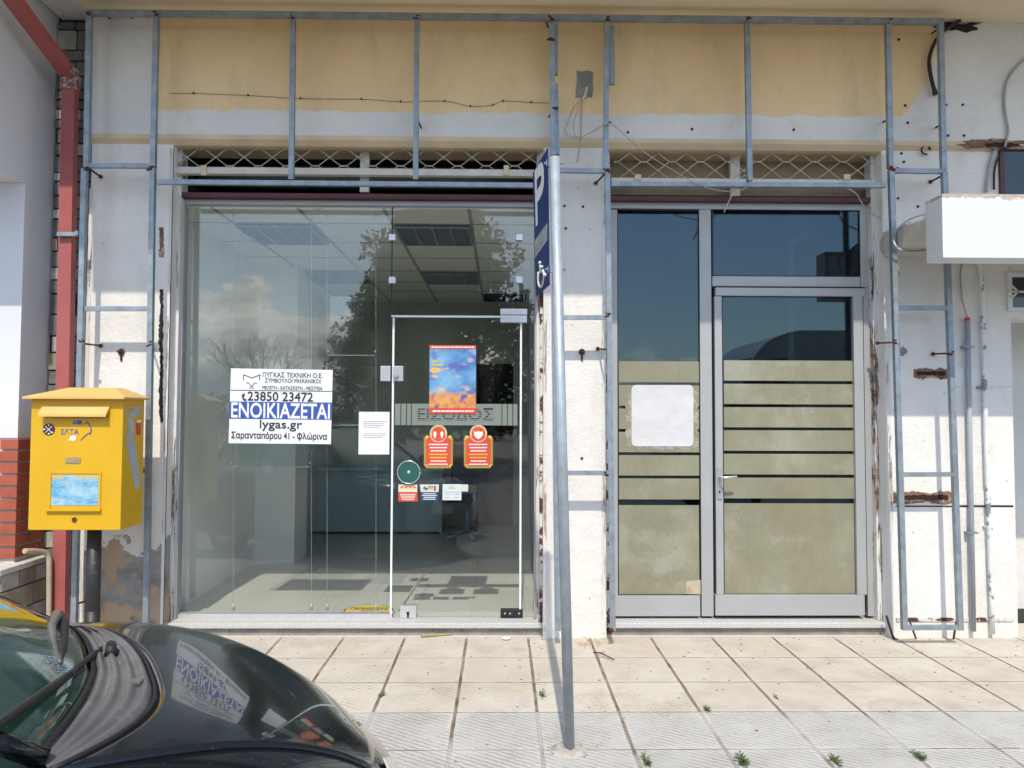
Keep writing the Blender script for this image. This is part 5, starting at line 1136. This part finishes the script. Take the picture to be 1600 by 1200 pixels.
# wipers
def on_glass(px, py, lift=.012):
    d = ray(px, py); a, b, c = wind(0, .5), wind(.45, .15), wind(.45, .85); n = (b - a).cross(c - a).normalized(); s = (a - CAMP).dot(n) / d.dot(n); p = CAMP + d * s
    return p - d.normalized() * lift
W1 = MB().tube([surf(.165, .155, .032)] + [on_glass(x, y, .03) for x, y in ((168, 1010), (150, 1020), (128, 1037), (112, 1052))], [.014, .010, .0085, .008, .007], 8).build('wiper_arm', M_dark, CAR)
MB().tube([surf(.165, .155, .0), surf(.165, .155, .034)], [.02, .012], 10).build('pivot', M_dark, W1)
MB().tube([on_glass(x, y, .018) for x, y in ((124, 1042), (80, 1074), (40, 1102), (0, 1131), (-60, 1172))], [.006, .010, .010, .010, .005], 6).tube([on_glass(x, y, .008) for x, y in ((126, 1046), (80, 1079), (40, 1107), (0, 1136), (-60, 1177))], .004, 5).build('blade', M_dark, W1)
W2 = MB().tube([surf(.02, .535, .01)] + [on_glass(x, y, .03) for x, y in ((90, 960), (81, 978), (82, 1002), (88, 1026), (95, 1037))], [.018, .016, .012, .010, .008, .006], 8).build('wiper_arm', M_cowl, CAR)
MB().tube([on_glass(x, y, .02) for x, y in ((94, 958), (100, 974), (100, 992), (98, 1016), (95, 1038))], [.010, .013, .012, .010, .005], 8).build('blade', M_dark, W2)
# lamps, grille, plate
for sd in (-1, 1):
    def lamp_f(s, t, sd=sd):
        u = .77 + .108 * s; w = Wu(u); return u, sd * (w * (.82 + .179 * t))
    R_ = []
    for i in range(11):
        r = []
        for j in range(11):
            u, v = lamp_f(i / 10, j / 10); r.append(surf(u, v, 0) + V((0, 0, .003)) + (ld * (sd * .006) + fd * .004 if sd < 0 else V((0, 0, -.003))))
        R_.append(r)
    h = MB().grid(R_).build('headlight', M_lamp, CAR, solid=.004)
m = MB()
for k in range(3): m.tube([PC(cL + .055 - .14 * (v / .28) ** 2 * .5, v, .345 - k * .032) for v in [-.28 + .056 * q for q in range(11)]], .008, 6)
m.build('grille_bars', M_dark, CAR)
c = PC(cL + .085, 0, .165); pl = MB().prism([c + ld * a + V((0, 0, b)) for a, b in ((-.26, -.055), (.26, -.055), (.26, .055), (-.26, .055))], fd * -.01).build('licence_plate', M_paper, CAR)
lettering('MHB 8182', c + ld * -.215 + V((0, 0, -.034)) + fd * .001, .43, .068, M_ink, pl, ld, (0, 0, 1), .01)

# ------------------------------------------------------------------ across the street (seen in the panes)
def leaves(m, rnd, c, r, n, size, sc=(1, 1, 1)):
    for k in range(n):
        d = V((rnd.gauss(0, 1), rnd.gauss(0, 1), rnd.gauss(0, 1))).normalized() * r * rnd.uniform(.45, 1) ** .6
        p = V(c) + V((d.x * sc[0], d.y * sc[1], d.z * sc[2])); a = V((rnd.uniform(-1, 1), rnd.uniform(-1, 1), rnd.uniform(-1, 1))).normalized(); b = a.cross(V((rnd.uniform(-1, 1), rnd.uniform(-1, 1), rnd.uniform(-1, 1)))).normalized(); s = size * rnd.uniform(.6, 1.4)
        f = [m.bm.verts.new(p + q) for q in (-a * s, b * s * .5, a * s, -b * s * .5)]; m.bm.faces.new(f)
M_crown = paint('evergreen foliage', (.035, .06, .022), .5, 3, .7, 0); M_bark = paint('bark', (.12, .09, .06), .4, 8, .95, .5, 30); M_hedge = paint('hedge foliage', (.055, .085, .03), .5, 3, .8, 0)
TX, TY = -2.0, -13.8; rnd = random.Random(11)
g = thing('evergreen_tree', 'broad dark evergreen tree mirrored in the shop window above the poster', 'tree', (TX, TY, -.1))
m = MB().tube([(TX, TY, -.1), (TX + .1, TY, 1.6), (TX, TY + .1, 4), (TX, TY, 6.5)], [.30, .24, .17, .06], 10)
cr = MB()
for k in range(190):
    h = rnd.uniform(.0, 1); z = 1.0 + 7.4 * h; rad = 3.5 * (1 - h ** 1.7) ** .6 + .15; a = rnd.uniform(0, 6.28); q = rad * rnd.uniform(.25, .95); c = (TX + q * math.cos(a), TY + q * math.sin(a), z); leaves(cr, rnd, c, rnd.uniform(.55, 1.0), 300, .09, (1, 1, .75))
    if k % 5 == 0: m.tube([(TX, TY, max(1, z - .8)), c], [.06, .02], 5)
m.build('trunk', M_bark, g); cr.build('crown', M_crown, g, fix=False)
BX, BY = -13.2, -30.0; g = thing('bare_tree', 'small leafless round tree mirrored left in the shop window', 'tree', (BX, BY, -.1)); m = MB(); tw = MB()
m.tube([(BX, BY, -.1), (BX, BY, 2.0)], [.2, .14], 8)
def branch(p, d, l, r, dep):
    q = p + d * l; (m if dep < 2 else tw).tube([p, (p + q) / 2 + V((rnd.uniform(-.05, .05), rnd.uniform(-.05, .05), 0)), q], [r, r * .8, r * .6], 5 if dep < 2 else 3, False)
    if dep < 5:
        for k in range(3 if dep < 3 else 2): branch(q, (d + V((rnd.uniform(-.75, .75), rnd.uniform(-.75, .75), rnd.uniform(-.15, .55)))).normalized(), l * rnd.uniform(.62, .85), r * .6, dep + 1)
for k in range(5): branch(V((BX, BY, 1.9)), V((math.cos(k * 1.25) * .7, math.sin(k * 1.25) * .7, 1)).normalized(), 1.25, .08, 0)
m.build('trunk', M_bark, g); tw.build('twigs', M_bark, g)
m = MB()
for k in range(420): leaves(m, rnd, (rnd.uniform(-60, 45), rnd.uniform(-34, -30), rnd.uniform(.2, 1.9)), 1.0, 34, .17)
tag(m.build('hedge_mass', M_hedge, None, fix=False), 'long rough hedge across the street mirrored low in the panes', 'hedge', kind='stuff')
structure(MB().box(-300, 300, -420, -60, -1, 1.2).build('far_hill', M_hedge))
# van beside the photographer, seen in the office door
VX, VY0, VY1 = 2.55, -2.45, -.40; M_van = paint('pale grey van paint', (.62, .60, .56), .08, 2, .3, .03, 30, coat=.5)
g = thing('parked_van', 'pale grey high roofed van mirrored in the aluminium door', 'van', (5.2, -1.4, ST_))
prof = [(x, z * 1.125) for x, z in [(0, .30), (0, .95), (.12, 1.12), (.62, 1.28), (1.18, 2.12), (1.38, 2.30), (1.75, 2.42), (5.4, 2.44), (5.52, 2.2), (5.52, .30)]]
vm_ = MB(); vm_.prism([(VX + x, VY0, z) for x, z in prof], (0, VY1 - VY0, 0)); bmesh.ops.bevel(vm_.bm, geom=vm_.bm.edges[:], offset=.05, segments=2, affect='EDGES'); vm_.build('body', M_van, g)
MB().prism([(VX + .70, VY1 + .004, 1.46), (VX + 1.17, VY1 + .004, 2.27), (VX + 1.62, VY1 + .004, 2.32), (VX + 1.62, VY1 + .004, 1.46)], (0, -.01, 0)).build('side_window', M_winpane, g)
MB().prism([(VX + .66, VY0 + .12, 1.46), (VX + .66, VY1 - .12, 1.46), (VX + 1.15, VY1 - .16, 2.32), (VX + 1.15, VY0 + .16, 2.32)], (-.02, 0, .012)).build('windscreen', M_winpane, g)
MB().box(VX + .75, VX + .95, VY1 + .03, VY1 + .22, 1.5, 1.8, .03).build('door_mirror', M_dark, g); m = MB()
for x in (.64, 1.68, 3.2): m.box(VX + x, VX + x + .012, VY1 + .001, VY1 + .006, .40, 2.36)
m.build('door_seam', M_dark, g)
for x in (.85, 4.5):
    for y in (VY0 + .05, VY1 - .05):
        w = MB().tube([(VX + x, y - .11, ST_ + .34), (VX + x, y + .115, ST_ + .34)], .34, 24).build('wheel', M_dark, g); MB().tube([(VX + x, y + .1, ST_ + .34), (VX + x, y + .122, ST_ + .34)], .2, 18).build('rim', M_alulit, w)
